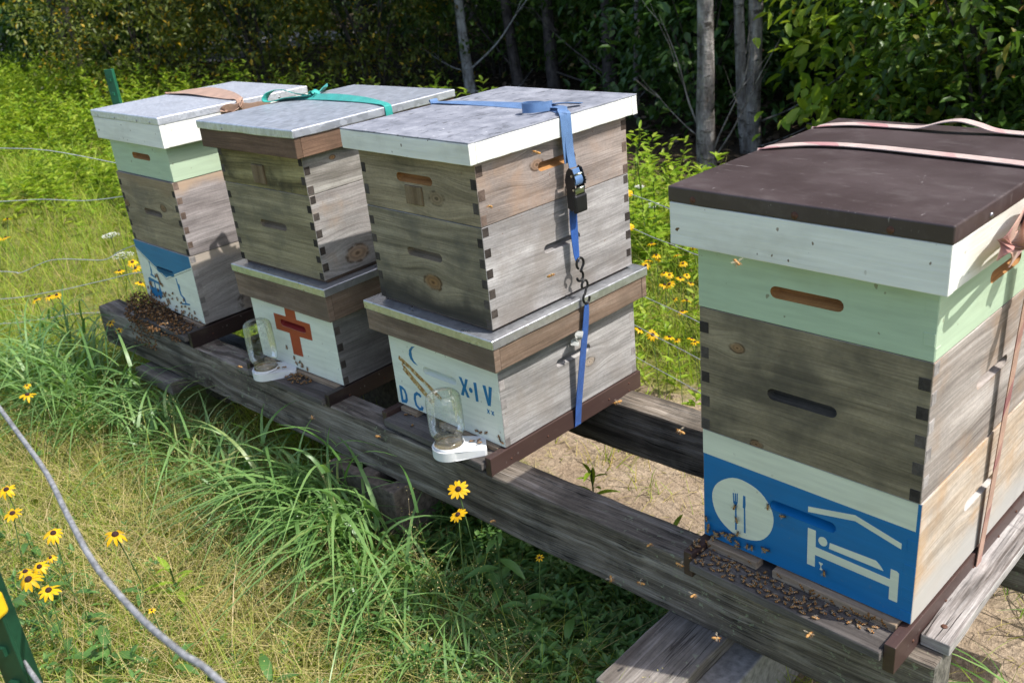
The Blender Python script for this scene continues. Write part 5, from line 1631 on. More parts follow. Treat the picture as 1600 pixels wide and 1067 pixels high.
def leaf_arrays(base, d, up, L, Wd, fold=0.10, fine=True):
    """leaves folded along the midrib: base (n,3), direction d, rough up vector"""
    s = unit(np.cross(d, up))
    n = unit(np.cross(s, d))
    L = L[:, None]; Wd = Wd[:, None]
    v0 = base
    tip = base + d * L - n * L * 0.10
    if fine:
        a, c, wa, wc = 0.28, 0.68, 0.5, 0.40
        vs = [v0] + [base + d * L * a + s * Wd * wa + n * L * fold, base + d * L * c + s * Wd * wc + n * L * fold * 0.6, tip, base + d * L * c - s * Wd * wc + n * L * fold * 0.6, base + d * L * a - s * Wd * wa + n * L * fold]
        q = np.array([[0, 1, 2, 3]]), np.array([[0, 3, 4, 5]])
    else:
        vs = [v0, base + d * L * 0.42 + s * Wd * 0.5 + n * L * fold, tip, base + d * L * 0.42 - s * Wd * 0.5 + n * L * fold]
        q = (np.array([[0, 1, 2, 3]]),)
    V = np.stack(vs, 1).reshape(-1, 3)
    k = np.arange(len(base))[:, None] * len(vs)
    F = np.concatenate([k + x_ for x_ in q], 1).reshape(-1, 4)
    return V, F


def blades(bx, by, bz, h, w, az, lean, droop, seg=3):
    """curved grass blades; returns verts, quad faces"""
    n = len(bx)
    t = np.linspace(0, 1, seg + 1)[None, :]
    dx, dy = np.cos(az)[:, None], np.sin(az)[:, None]
    out = h[:, None] * (lean[:, None] * t + droop[:, None] * t ** 2.2 * 0.8)
    up = h[:, None] * (t * (1 - 0.25 * lean[:, None] ** 2) - droop[:, None] * t ** 2.6 * 0.75)
    cx = bx[:, None] + dx * out
    cy = by[:, None] + dy * out
    cz = bz[:, None] + up
    ww = w[:, None] * (1 - t ** 1.6 * 0.92) * 0.5
    tw = az[:, None] + math.pi / 2 + RNG.normal(0, 0.5, n)[:, None]
    sx, sy = np.cos(tw) * ww, np.sin(tw) * ww
    Lf = np.stack([cx - sx, cy - sy, cz], -1)
    Rt = np.stack([cx + sx, cy + sy, cz], -1)
    V = np.stack([Lf, Rt], 2).reshape(n, (seg + 1) * 2, 3)
    k = (np.arange(n) * (seg + 1) * 2)[:, None, None]
    q = np.array([[2 * i, 2 * i + 1, 2 * i + 3, 2 * i + 2] for i in range(seg)])[None]
    return V.reshape(-1, 3), (k + q).reshape(-1, 4)


class Bag:
    def __init__(self):
        self.V, self.F, self.M, self.c = [], [], [], 0

    def add(self, V, F, mi=0):
        self.V.append(V); self.F.append(F + self.c); self.M.append(np.full(len(F), mi)); self.c += len(V)

    def make(self, name, mats, parent=None, loc=(0, 0, 0)):
        me = arrays_to_mesh(name, np.concatenate(self.V), np.concatenate(self.F), np.concatenate(self.M))
        return link(name, me, mats, parent, loc)


def gz(x, y):
    return np.full_like(x, GZ + 0.0)


def noise2(x, y, s, off=0.0):
    return np.array([mnoise.noise(Vector((a * s + off, b_ * s, off))) for a, b_ in zip(x, y)])


def in_stand(x, y, pad=0.0):
    c, s = math.cos(BA), math.sin(BA)
    yy = y - BA * x * 1.0
    a = (np.abs(yy + 0.0) < 0.05 + pad) & (x < 0.06) & (x > -3.2)
    b_ = (np.abs(yy - 0.48) < 0.05 + pad) & (x < 0.2) & (x > -3.25)
    p = (x > -0.50) & (x < -0.28) & (y > -0.27 - pad) & (y < 0.3)
    k = (x > -1.70) & (x < -1.28) & (y > -0.14 - pad) & (y < 0.08)
    l = (x > -2.9) & (x < -2.5) & (y > -0.22) & (y < 0.25)
    return a | b_ | p | k | l


def sand_d(x, y):
    return np.sqrt(((x + 0.25) / 1.5) ** 2 + ((y - 0.74) / 0.64) ** 2) + noise2(x, y, 2.2, 3.0) * 0.35


def scatter(n, x0, x1, y0, y1):
    return RNG.uniform(x0, x1, n), RNG.uniform(y0, y1, n)


# ---- short grass in front of the stand: green tufts through a mat of dry stems
x, y = scatter(44000, -4.6, 0.6, -1.7, 0.25)
nz = noise2(x, y, 1.6, 9.0)
keep = ~in_stand(x, y, 0.02) & (sand_d(x, y) > 0.95) & (y < 0.12 + 0.04 * x) 
x, y, nz = x[keep], y[keep], nz[keep]
patch = np.exp(-((x + 1.75) / 0.85) ** 2 - ((y + 0.52) / 0.30) ** 2)
dry = (nz * 0.8 + patch * 0.75 + RNG.normal(0, 0.3, len(x)) > 0.55)
bag = Bag()
n = len(x)
h = RNG.gamma(5, 0.022, n) + 0.035
V, F = blades(x, y, gz(x, y), h, RNG.uniform(0.0014, 0.0038, n), RNG.uniform(0, 6.283, n), RNG.uniform(0.1, 0.9, n), RNG.uniform(0.0, 0.9, n), 3)
fm = np.repeat(np.where(dry, 1, 0), 3)
bag.add(V, F); bag.M[-1] = fm
# lying dead stems
x, y = scatter(9500, -3.2, -0.6, -1.2, -0.1)
keep = ~in_stand(x, y, 0.05) & (sand_d(x, y) > 1.0)
x, y = x[keep], y[keep]
n = len(x)
V, F = blades(x, y, gz(x, y) + RNG.uniform(0.01, 0.07, n), RNG.uniform(0.06, 0.2, n), RNG.uniform(0.001, 0.0022, n), RNG.uniform(0, 6.283, n), RNG.uniform(1.0, 1.6, n), RNG.uniform(0.0, 0.3, n), 2)
bag.add(V, F, 1)
tag(bag.make("grass", [m_grass_green, m_straw]), "short mixed green and dry straw grass in front of the stand", "grass", kind="stuff")

# ---- long arching grass along the front beam and by its left end
bag = Bag()
culms = []


def culm_into(bag, x, y, h, nl, L, w, face=-1.9, spread=1.5):
    """one grass shoot: an upright stalk whose long leaves leave it at different heights and arch over"""
    lx, ly = RNG.normal(0, 0.10), RNG.normal(-0.10, 0.10)
    t = np.sort(RNG.uniform(0.08, 0.95, nl))
    bx = x + lx * h * t; by = y + ly * h * t; bz = GZ + h * t
    az = RNG.normal(face, spread, nl)
    V, F = blades(bx, by, bz, L * RNG.uniform(0.65, 1.25, nl), w * RNG.uniform(0.7, 1.2, nl), az, RNG.uniform(0.25, 0.75, nl), RNG.uniform(0.45, 1.45, nl), 8)
    bag.add(V, F)
    one = np.ones(1)
    V, F = blades(one * x, one * y, one * GZ, one * h * 1.03, one * 0.0035, one * math.atan2(ly, lx), one * math.hypot(lx, ly), one * 0.0, 3)
    bag.add(V, F)


for k in range(85):   # in the beam's shade, left half
    xx = random.uniform(-2.8, -1.6)
    culm_into(bag, xx, BA * xx - random.uniform(0.08, 0.27), random.uniform(0.12, 0.24), 4, 0.20, 0.010)
for k in range(46):   # the fountain of broad blades in front of the concrete block
    culm_into(bag, -1.42 + random.gauss(0, 0.16), -0.19 + random.gauss(0, 0.05), random.uniform(0.12, 0.24), 5, 0.25, 0.0125, -1.7, 1.1)
for k in range(16):   # hides the concrete block's left side
    culm_into(bag, random.uniform(-1.75, -1.45), random.uniform(-0.20, -0.12), random.uniform(0.14, 0.22), 4, 0.2, 0.010)
for k in range(80):
    xx = random.uniform(-1.25, -0.5)
    culm_into(bag, xx, BA * xx - random.uniform(0.12, 0.38), random.uniform(0.06, 0.15), 4, 0.15, 0.0065)
for k in range(95):   # beyond the beam's left end
    culm_into(bag, random.uniform(-3.5, -2.65), random.uniform(-0.46, -0.13), random.uniform(0.15, 0.36), 5, 0.25, 0.0105, -1.6, 1.7)
for k in range(10):   # single tall shoots against the beam
    xx = random.uniform(-2.0, -0.95)
    culm_into(bag, xx, BA * xx - random.uniform(0.09, 0.13), random.uniform(0.30, 0.40), 3, 0.2, 0.011)
for k in range(60):
    culm_into(bag, random.uniform(-0.05, 0.75), random.uniform(0.55, 1.0) if random.random() < 0.5 else random.uniform(0.12, 0.35), random.uniform(0.06, 0.16), 4, 0.2, 0.008)
tag(bag.make("tall_grass", [m_grass_tall]), "long arching blue green grass growing against the front beam", "tall grass", kind="stuff")

# ---- thin seed-head stems
bag = Bag()
x, y = scatter(420, -3.6, -0.4, -1.3, -0.1)
keep = ~in_stand(x, y, 0.08) & (y < -0.12)
x, y = x[keep], y[keep]
n = len(x)
h = RNG.uniform(0.16, 0.34, n); az = RNG.uniform(0, 6.283, n); ln = RNG.uniform(0.05, 0.4, n)
V, F = blades(x, y, gz(x, y), h, np.full(n, 0.0014), az, ln, np.full(n, 0.12), 3)
bag.add(V, F)
m = 26
tt = RNG.uniform(0.6, 1.05, (n, m))
px = x[:, None] + np.cos(az)[:, None] * h[:, None] * (ln[:, None] * tt + 0.1 * tt ** 2) + RNG.normal(0, 0.011, (n, m))
py = y[:, None] + np.sin(az)[:, None] * h[:, None] * (ln[:, None] * tt + 0.1 * tt ** 2) + RNG.normal(0, 0.011, (n, m))
pz = GZ + h[:, None] * (tt - 0.09 * tt ** 2) + RNG.normal(0, 0.008, (n, m))
B = np.stack([px.ravel(), py.ravel(), pz.ravel()], 1)
D = unit(RNG.normal(0, 1, B.shape)); s = np.cross(D, np.array([0.3, 0.5, 0.8])); s = unit(s) * 0.0009
Vq = np.stack([B - s, B + s, B + s + D * 0.0032, B - s + D * 0.0032], 1).reshape(-1, 3)
bag.add(Vq, np.arange(len(Vq)).reshape(-1, 4))
tag(bag.make("seed_heads", [m_straw]), "fine tan grass seed heads above the short grass", "grass", kind="stuff")

# ---- meadow beyond the left end and behind the hives
bag = Bag()
def meadow(n, x0, x1, y0, y1, hm, wm, seg, cond=None, anyw=False):
    x, y = scatter(n, x0, x1, y0, y1)
    k = ~in_stand(x, y, 0.03) & ((sand_d(x, y) > 1.0) | anyw)
    if not k.any(): return
    if cond is not None: k &= cond(x, y)
    x, y = x[k], y[k]
    n = len(x)
    un = noise2(x, y, 1.1, 21.0) + 0.5 * noise2(x, y, 3.7, 5.0)
    V, F = blades(x, y, gz(x, y), hm * RNG.gamma(6, 1 / 6, n) * (1 + 0.75 * un), wm * RNG.uniform(0.6, 1.4, n), RNG.uniform(0, 6.283, n), RNG.uniform(0.15, 0.9, n), RNG.uniform(0.0, 0.9, n), seg)
    bag.add(V, F)
    bag.M[-1] = np.repeat(np.where(un + RNG.normal(0, 0.2, n) > 0.12, 2, 0), seg)
meadow(30000, -7.5, -3.1, -2.4, 3.0, 0.17, 0.0045, 2)
meadow(34000, -13, -7.0, -2.5, 3.4, 0.22, 0.008, 2)
meadow(16000, -17, -12.5, -2.5, 3.6, 0.26, 0.012, 2)
meadow(26000, -3.2, 1.2, 0.62, 3.3, 0.17, 0.004, 2)
meadow(2600, -1.5, 0.6, 0.62, 1.0, 0.08, 0.003, 2)
meadow(3500, -1.6, 1.2, 0.1, 1.5, 0.09, 0.003, 2, lambda x, y: RNG.random(len(x)) < 0.6)
meadow(6500, -3.3, -1.35, 0.06, 0.7, 0.13, 0.004, 2)
for k in range(46):
    cx_, cy_ = random.uniform(-1.35, 0.7), random.choice((random.uniform(0.28, 0.46), random.uniform(0.55, 0.95), random.uniform(0.10, 0.2)))
    meadow(26, cx_ - 0.05, cx_ + 0.05, cy_ - 0.04, cy_ + 0.04, 0.08, 0.003, 2, None, True)
# sparse blades on the sand
x, y = scatter(900, -1.6, 0.9, 0.1, 1.25)
k = ~in_stand(x, y, 0.03)
x, y = x[k], y[k]
n = len(x)
V, F = blades(x, y, gz(x, y), RNG.uniform(0.03, 0.13, n), RNG.uniform(0.002, 0.004, n), RNG.uniform(0, 6.283, n), RNG.uniform(0.1, 0.8, n), RNG.uniform(0, 0.6, n), 2)
bag.add(V, F)
# dry bits lying on the bare sand
n = 2600
x, y = scatter(n, -1.7, 0.9, 0.1, 1.4)
V, F = blades(x, y, gz(x, y) + 0.004, RNG.uniform(0.01, 0.06, n), RNG.uniform(0.001, 0.003, n), RNG.uniform(0, 6.283, n), RNG.uniform(1.0, 1.3, n), np.full(n, 0.02), 2)
V[:, 2] = np.minimum(V[:, 2], GZ + 0.028)
bag.add(V, F, 1)
tag(bag.make("meadow_grass", [m_meadow, m_straw, m_weed]), "sunny yellow green meadow grass behind and left of the hives", "grass", kind="stuff")


# ---- leafy weeds
def weed_into(bag, x, y, h, nl, L, rs):
    t = rs.uniform(0.15, 1.0, nl)
    a = np.arange(nl) * 2.4 + rs.uniform(0, 6)
    lean = rs.normal(0, 0.12, 2)
    bx = x + lean[0] * h * t ** 2; by = y + lean[1] * h * t ** 2; bz = GZ + h * t
    base = np.stack([bx, by, bz], 1)
    d = unit(np.stack([np.cos(a), np.sin(a), rs.uniform(-0.25, 0.55, nl) + t * 0.35], 1))
    V, F = leaf_arrays(base, d, np.tile(np.array([0.0, 0.0, 1.0]), (nl, 1)), L * rs.uniform(0.7, 1.2, nl) * (1.1 - 0.45 * t), L * 0.26 * rs.uniform(0.8, 1.2, nl), 0.06)
    bag.add(V, F)


bag = Bag()
cnt = 0
while cnt < 2600:
    xx, yy = random.uniform(-16, -4.2), random.uniform(-1.2, 3.3)
    v = mnoise.noise(Vector((xx * 0.35, yy * 0.35, 7.0)))
    edge = (yy - 0.9) * 0.45 - (xx + 6) * 0.09
    if v * 0.9 + edge + random.uniform(-0.3, 0.3) < 0.30: continue
    weed_into(bag, xx, yy, random.uniform(0.2, 0.45) * (1 + 0.5 * max(0, edge)), 28, random.uniform(0.065, 0.10), RNG)
    cnt += 1
for k in range(420):
    xx, yy = random.uniform(-3.4, 1.0), random.uniform(1.9, 3.2)
    weed_into(bag, xx, yy, random.uniform(0.18, 0.42), 20, random.uniform(0.06, 0.10), RNG)
for k in range(240):
    xx, yy = random.uniform(-4.6, -0.9), random.uniform(0.9, 2.4)
    weed_into(bag, xx, yy, random.uniform(0.12, 0.25), 14, random.uniform(0.05, 0.08), RNG)
tag(bag.make("weeds", [m_weed]), "bright green leafy weeds filling the meadow up to the trees", "weeds", kind="stuff")

# low ground cover in the shade of the beam
bag = Bag()
for k in range(420):
    xx = random.uniform(-1.25, -0.45); yy = random.uniform(-0.38, -0.08) + 0.05 * xx
    weed_into(bag, xx, yy, random.uniform(0.05, 0.15), 12, random.uniform(0.022, 0.045), RNG)
for k in range(260):
    xx = random.uniform(-3.0, -1.0); yy = random.uniform(-0.7, -0.12) + 0.03 * xx
    weed_into(bag, xx, yy, random.uniform(0.04, 0.12), 10, random.uniform(0.02, 0.035), RNG)
for k in range(700):
    xx = random.uniform(-1.35, -0.35); yy = random.uniform(-0.10, 0.20)
    weed_into(bag, xx, yy, random.uniform(0.05, 0.13), 11, random.uniform(0.025, 0.045), RNG)
for k in range(90):
    xx = random.uniform(-2.4, -1.3); yy = random.uniform(-1.1, -0.75)
    weed_into(bag, xx, yy, random.uniform(0.05, 0.16), 12, random.uniform(0.03, 0.055), RNG)
tag(bag.make("ground_cover", [m_leaf_broad]), "low dark green bedstraw and clover in the beam's shade", "ground cover", kind="stuff")


# ---- single plants with large leaves
def big_leaf(L, Wd, bend):
    bm = bmesh.new()
    rows = []
    for k in range(7):
        t = k / 6
        w = Wd * math.sin(math.pi * min(1, t * 0.92 + 0.06)) ** 0.8 * 0.5
        x_ = L * t; z = L * (0.25 * t - bend * t * t)
        rows.append([bm.verts.new((x_, -w, z + w * 0.35)), bm.verts.new((x_, 0, z)), bm.verts.new((x_, w, z + w * 0.35))])
    for a, b_ in zip(rows, rows[1:]):
        for i in range(2):
            bm.faces.new((a[i], a[i + 1], b_[i + 1], b_[i])).smooth = True
    return bm


def mesh_of(bm, name, mat):
    me = bpy.data.meshes.new(name)
    bm.to_mesh(me); bm.free()
    me.materials.append(mat)
    return me


ME_LEAF = [mesh_of(big_leaf(0.11, 0.032, 0.5), "leaf", m_leaf_broad), mesh_of(big_leaf(0.09, 0.020, 0.35), "leaf", m_weed)]


def inst(name, me, parent, loc, rot, sc=1.0):
    o = bpy.data.objects.new(name, me)
    COL.objects.link(o)
    o.parent = parent
    o.location = loc
    o.rotation_euler = rot
    o.scale = (sc, sc, sc)
    return o


def leafy_plant(x, y, h, nl, kind, label, group, sc=1.0):
    r = empty("leafy_plant", (x, y, GZ), random.uniform(0, 6), label, "plant", group)
    lx, ly = random.uniform(-.1, .1), random.uniform(-.1, .1)
    bm = bmesh.new()
    tube(bm, [(0, 0, -0.02), (lx * h * 0.3, ly * h * 0.3, h * 0.5), (lx * h, ly * h, h)], 0.0025, 6)
    obj("stem", bm, m_stem, r)
    for k in range(nl):
        t = 0.2 + 0.8 * (k + 0.5) / nl
        inst("leaf", ME_LEAF[kind], r, (lx * h * t * t, ly * h * t * t, h * t), (0, random.uniform(-0.5, 0.2) - 0.25 * t, k * 2.4 + random.uniform(-.3, .3)), sc * random.uniform(0.75, 1.15) * (1.15 - 0.5 * t))
    return r


for x_, y_, hh, nl, lab in ((-0.78, -0.13, 0.17, 7, "low broad leaved plant below the bare stretch of beam"), (-0.90, -0.11, 0.27, 8, "broad leaved plant rising beside the two tall yellow flowers"), (-0.66, -0.16, 0.13, 6, "small broad leaved plant left of the wide grey plank"),
                            (-1.47, -0.83, 0.13, 7, "broad leaved rosette below the near cluster of yellow flowers"), (-1.36, -0.92, 0.10, 6, "broad leaved rosette right of the near green post"), (-1.60, -0.60, 0.15, 9, "narrow leaved sprig in the dry grass right of the rope"),
                            (-1.85, -0.92, 0.12, 7, "broad leaved rosette at the left edge under the flowers"), (-1.10, -0.62, 0.10, 6, "broad leaved rosette in the short grass before the beam"), (-1.05, 0.40, 0.14, 9, "small weed sprouting from the bare sand between the beams"), (-0.72, 0.33, 0.11, 7, "tiny weed on the sand near the rear beam")):
    leafy_plant(x_, y_, hh, nl, 0 if "broad" in lab else 1, lab, "leafy plants near the stand")
for k, (x_, y_, hh) in enumerate(((-2.35, 2.25, 0.62), (-2.18, 2.15, 0.50), (-2.05, 2.05, 0.44))):
    leafy_plant(x_, y_, hh, 30, 1, "%s bright green leafy stalk behind the lettered hive's right edge" % ["tallest", "middle", "shortest"][k], "goldenrod stalks behind the hives", 1.1)


# ---- black-eyed Susans
def petal_mesh(L, Wd, droop):
    bm = bmesh.new()
    rows = []
    for k in range(5):
        t = k / 4
        w = Wd * (0.45 + 0.55 * math.sin(math.pi * (t * 0.75 + 0.12))) * (1 if k < 4 else 0.42) * 0.5
        rows.append([bm.verts.new((L * t * (1 - 0.1 * droop * t), -w, -L * droop * t * t + 0.0008)), bm.verts.new((L * t * (1 - 0.1 * droop * t), 0, -L * droop * t * t)), bm.verts.new((L * t * (1 - 0.1 * droop * t), w, -L * droop * t * t + 0.0008))])
    for a, b_ in zip(rows, rows[1:]):
        for i in range(2):
            bm.faces.new((a[i], a[i + 1], b_[i + 1], b_[i])).smooth = True
    return bm


ME_PET = [mesh_of(petal_mesh(0.021, 0.0085, d_), "petal", m_petal) for d_ in (0.15, 0.4, 0.75)]


def disc_bm(r=0.0075, h=0.0075):
    bm = bmesh.new()
    lathe(bm, [(r * 0.9, -0.002), (r, 0.001), (r * 0.9, h * 0.55), (r * 0.55, h * 0.9), (0, h)], 12)
    bmesh.ops.remove_doubles(bm, verts=bm.verts, dist=1e-6)
    return bm


ME_DISC = mesh_of(disc_bm(), "flower_centre", m_cone)
for f_ in ME_DISC.polygons: f_.use_smooth = True


def ring_mesh():
    bm = bmesh.new()
    tmp = []
    for k in range(11):
        p = petal_mesh(0.021, 0.0085, random.choice((0.2, 0.4, 0.6)))
        me = bpy.data.meshes.new("tmp")
        bmesh.ops.transform(p, matrix=Matrix.Rotation(k / 11 * 2 * math.pi + random.uniform(-.1, .1), 4, 'Z') @ Matrix.Translation((0.005, 0, 0)), verts=p.verts)
        p.to_mesh(me); p.free()
        bm.from_mesh(me)
        bpy.data.meshes.remove(me)
    return bm


ME_RING = [mesh_of(ring_mesh(), "petals", m_petal) for _ in range(3)]


def susan(x, y, z, face, tilt, sc, label, group, near=True, npet=11, pd=1, foot=None):
    """flower head at (x, y, z); the stem runs to the ground"""
    r = empty("black_eyed_susan", (x, y, GZ), 0, label, "flower", group)
    fx, fy = foot if foot else (random.uniform(-.05, .05), random.uniform(-.05, .05))
    H_ = z - GZ
    bm = bmesh.new()
    tube(bm, catmull([(fx, fy, -0.02), (fx * 0.6, fy * 0.6, H_ * 0.5), (fx * 0.1, fy * 0.1, H_ * 0.9), (0, 0, H_ - 0.003)], 4), 0.0016 * max(sc, 0.8), 5)
    obj("stem", bm, m_stem, r)
    M = Matrix.Translation((0, 0, H_)) @ Matrix.Rotation(face, 4, 'Z') @ Matrix.Rotation(tilt, 4, 'Y') @ Matrix.Scale(sc, 4)
    c = inst("flower_centre", ME_DISC, r, (0, 0, 0), (0, 0, 0))
    c.matrix_local = M
    if near:
        for k in range(npet):
            a = 2 * math.pi * k / npet + random.uniform(-.12, .12)
            p = inst("petal", ME_PET[max(0, min(2, pd + random.choice((-1, 0, 0, 1))))], r, (0, 0, 0), (0, 0, 0))
            p.matrix_local = M @ Matrix.Rotation(a, 4, 'Z') @ Matrix.Translation((0.0055, 0, 0.0002)) @ Matrix.Rotation(random.uniform(-.25, .25), 4, 'X') @ Matrix.Scale(random.uniform(0.85, 1.1), 4)
        for k in range(2):
            inst("leaf", ME_LEAF[0], r, (fx * 0.6, fy * 0.6, H_ * random.uniform(0.2, 0.45)), (0, random.uniform(-.4, 0), random.uniform(0, 6.28)), 0.6)
    else:
        p = inst("petals", random.choice(ME_RING), r, (0, 0, 0), (0, 0, 0))
        p.matrix_local = M
    return r


cam_az = math.atan2(-1.264 - (-0.8), 0.46 - (-1.8))
NEAR = [(-2.082, -0.796, -0.12, "yellow black centred flower at the left edge, topmost of the near ones", 0.95), (-1.940, -0.828, -0.12, "yellow black centred flower at the left edge, second from the top", 0.95),
        (-1.755, -0.794, -0.12, "yellow drooping flower between the left edge and the lone flower by the rope", 0.95), (-1.617, -0.697, -0.12, "lone large yellow flower with drooping petals right of the grey rope", 1.15),
        (-1.610, -0.904, -0.12, "largest yellow flower of the low cluster above the near green post", 1.1), (-1.529, -0.889, -0.12, "yellow flower of the low cluster nearest the green post's right", 0.95),
        (-1.640, -0.869, -0.12, "yellow flower at the upper right of the low cluster", 0.8), (-1.655, -0.838, -0.12, "small yellow flower above the low cluster by the rope", 0.55),
        (-1.665, -0.895, -0.13, "yellow flower half hidden behind the largest one of the low cluster", 0.8), (-2.671, -0.535, -0.12, "yellow flower with narrow petals in the long grass left of the beam", 1.0),
        (-2.70, -0.52, -0.10, "small yellow flower just above the narrow petalled one in long grass", 0.5), (-1.326, -0.753, -0.16, "half opened yellow bud below the lone large flower", 0.35)]
for x_, y_, z_, lab, sc in NEAR:
    susan(x_, y_, z_, cam_az + random.uniform(-.9, .9), random.uniform(0.1, 0.5), sc, lab, "yellow flowers in the near left grass", True, random.choice((9, 10, 11)), 2 if "droop" in lab else random.choice((1, 1, 2)))
susan(-1.020, -0.105, -0.072, -0.9, 0.5, 1.0, "taller yellow flower blooming beside the nearer jar feeder", "yellow flowers in front of the beam", True, 12, 0, foot=(0.05, 0.0))
susan(-1.005, -0.128, -0.125, -1.9, 0.4, 0.85, "lower yellow flower with pointed petals in front of the beam", "yellow flowers in front of the beam", True, 12, 0)
susan(-0.74, -0.13, -0.125, -0.9, 0.3, 0.4, "half closed yellow flower bud below the bare stretch of beam", "yellow flowers in front of the beam", True, 8, 0)
susan(-2.97, -0.115, -0.085, -1.2, 0.5, 0.75, "yellow flower before the swarm, left of two", "yellow flowers before the swarming hive", True, 9, 0)
susan(-2.86, -0.13, -0.085, -0.6, 0.5, 0.6, "half closed yellow flower before the swarm, right of two", "yellow flowers before the swarming hive", True, 8, 0)
for x_, y_ in ((-4.12, 0.459), (-3.94, 0.40), (-5.34, 0.25), (-3.99, -0.004), (-3.96, 0.02), (-5.76, 0.40), (-4.05, 0.36), (-5.30, 0.20), (-3.85, -0.10), (-4.3, -0.35), (-3.75, 0.33)):
    susan(x_, y_, -0.2 + random.uniform(-.03, .03), random.uniform(0, 6), random.uniform(0, 0.5), random.uniform(0.9, 1.15), "yellow flower in the sunny meadow left of the swarming hive", "yellow flowers in the left meadow", False)
BK = [(-1.781, 1.782), (-1.634, 1.599), (-1.570, 1.619), (-1.512, 1.429), (-1.308, 1.164), (-1.670, 1.520), (-1.279, 1.150)]
for k in range(42):
    bx_, by_ = random.choice(BK)
    susan(bx_ + random.gauss(0, 0.13), by_ + random.gauss(0, 0.10), -0.2 + random.uniform(-.035, .035), random.uniform(0, 6), random.uniform(0.1, 0.8), random.uniform(0.55, 0.9), "yellow flower in the %s of the bed seen between the two right hives" % ("upper part" if by_ > 1.55 else ("middle" if by_ > 1.3 else "lower part")), "yellow flowers behind the gap between the right hives", False)


# ---- white umbels
def umbel(x, y, z, r_, label):
    o = empty("wild_carrot", (x, y, GZ), 0, label, "flower", "white umbel flowers")
    H_ = z - GZ
    bm = bmesh.new()
    tube(bm, [(random.uniform(-.06, .06), random.uniform(-.06, .06), -0.02), (0, 0, H_ * 0.6), (0, 0, H_ - 0.03)], 0.0017, 5)
    for k in range(14):
        a, q = k * 2.4, r_ * math.sqrt((k + 0.5) / 14)
        tube(bm, [(0, 0, H_ - 0.03), (q * 0.8 * math.cos(a), q * 0.8 * math.sin(a), H_ - 0.004)], 0.0006, 3, False)
    obj("stem", bm, m_stem, o)
    bm = bmesh.new()
    for k in range(170):
        a, q = random.uniform(0, 6.283), r_ * math.sqrt(random.random())
        c = Vector((q * math.cos(a), q * math.sin(a), H_ - 0.25 * q * q / r_ + random.uniform(-.002, .002)))
        s_ = random.uniform(0.0016, 0.0032)
        pts = [c + Vector((s_ * math.cos(b_), s_ * math.sin(b_), random.uniform(-.001, .001))) for b_ in (0.3, 1.9, 3.4, 5.0)]
        bm.faces.new([bm.verts.new(p) for p in pts])
    obj("umbel", bm, m_lace, o)


umbel(-4.307, 0.458, -0.10, 0.045, "white umbel flower above the wavy wire left of the swarming hive")
umbel(-3.891, 0.335, -0.10, 0.055, "white umbel flower touching the swarming hive's left side")
umbel(-2.109, 2.115, -0.10, 0.04, "white umbel flower behind the upper rear fence wire")
umbel(-2.36, 2.34, -0.10, 0.025, "small white umbel flower beside the tall leafy stalks")


# ================================================================== FOREST EDGE
def trunk_mesh(pts, radii, limbs, rs):
    bm = bmesh.new()
    P = catmull(pts, 5)
    R_ = [v.x for v in catmull([(q, 0, 0) for q in radii], 5)]
    P = [p + mnoise.noise_vector(p * 2.0) * 0.02 for p in P]
    tube(bm, P, 0.1, 12, True, 0, R_)
    for (t, d, L, r0) in limbs:
        i = int(t * (len(P) - 1))
        p = P[i]
        d = Vector(d).normalized()
        side = Vector((rs.uniform(-1, 1), rs.uniform(-1, 1), rs.uniform(-.3, .6)))
        pts_ = [p, p + d * L * 0.35 + side * L * 0.04, p + d * L * 0.7 + side * L * 0.02 + Vector((0, 0, 0.06 * L)), p + d * L + side * L * 0.1 + Vector((0, 0, 0.15 * L))]
        tube(bm, catmull(pts_, 4), 0.01, 6, True, 0, [r0 * (1 - 0.8 * k / 12) for k in range(13)])
        for q in range(3):
            b0 = pts_[1].lerp(pts_[3], rs.uniform(0.1, 0.9))
            dd = (d + Vector((rs.uniform(-1, 1), rs.uniform(-1, 1), rs.uniform(-.4, .9)))).normalized()
            tube(bm, [b0, b0 + dd * L * 0.2, b0 + dd * L * 0.4 + Vector((0, 0, 0.03))], 0.004, 4, False, 0, [r0 * 0.35, r0 * 0.2, r0 * 0.08])
    return bm


def crown_bag(n, c, rad, L, rs, clump=9, flat=0.5, surf=0.5, zmin=-9, fine=True):
    """leaves in twigs through an ellipsoid, thinning unevenly so that gaps stay open"""
    m = n // clump
    d = unit(rs.normal(0, 1, (m, 3)))
    q = rs.random(m) ** (1 / 3 * (1 - surf) + 0.12)
    lump = 1 + 0.28 * np.sin(d[:, 0] * 5 + c[0] * 3) * np.sin(d[:, 1] * 4 + c[1] * 5) + 0.18 * np.sin(d[:, 2] * 9 + c[0])
    ctr = np.array(c) + d * (q * lump)[:, None] * np.array(rad)
    tw = unit(d * np.array([1, 1, 0.4]) + rs.normal(0, 0.5, (m, 3)) + np.array([0, 0, 0.1]))
    tpos = rs.uniform(-0.5, 1.0, (m, clump))
    base = ctr[:, None] + tw[:, None] * (tpos * L * 3.2)[..., None] + rs.normal(0, L * 0.45, (m, clump, 3))
    base = base.reshape(-1, 3)
    dd = np.repeat(tw, clump, 0) * 0.5 + rs.normal(0, 0.6, base.shape) + np.array([0, 0, -0.25])
    dd = unit(dd)
    up = unit(np.array([0, 0, 1.0]) + rs.normal(0, 0.35, base.shape))
    k = base[:, 2] > zmin
    base, dd, up = base[k], dd[k], up[k]
    LL = L * rs.uniform(0.6, 1.25, len(base))
    return leaf_arrays(base, dd, up, LL, LL * rs.uniform(0.38, 0.56, len(base)), 0.08, fine)


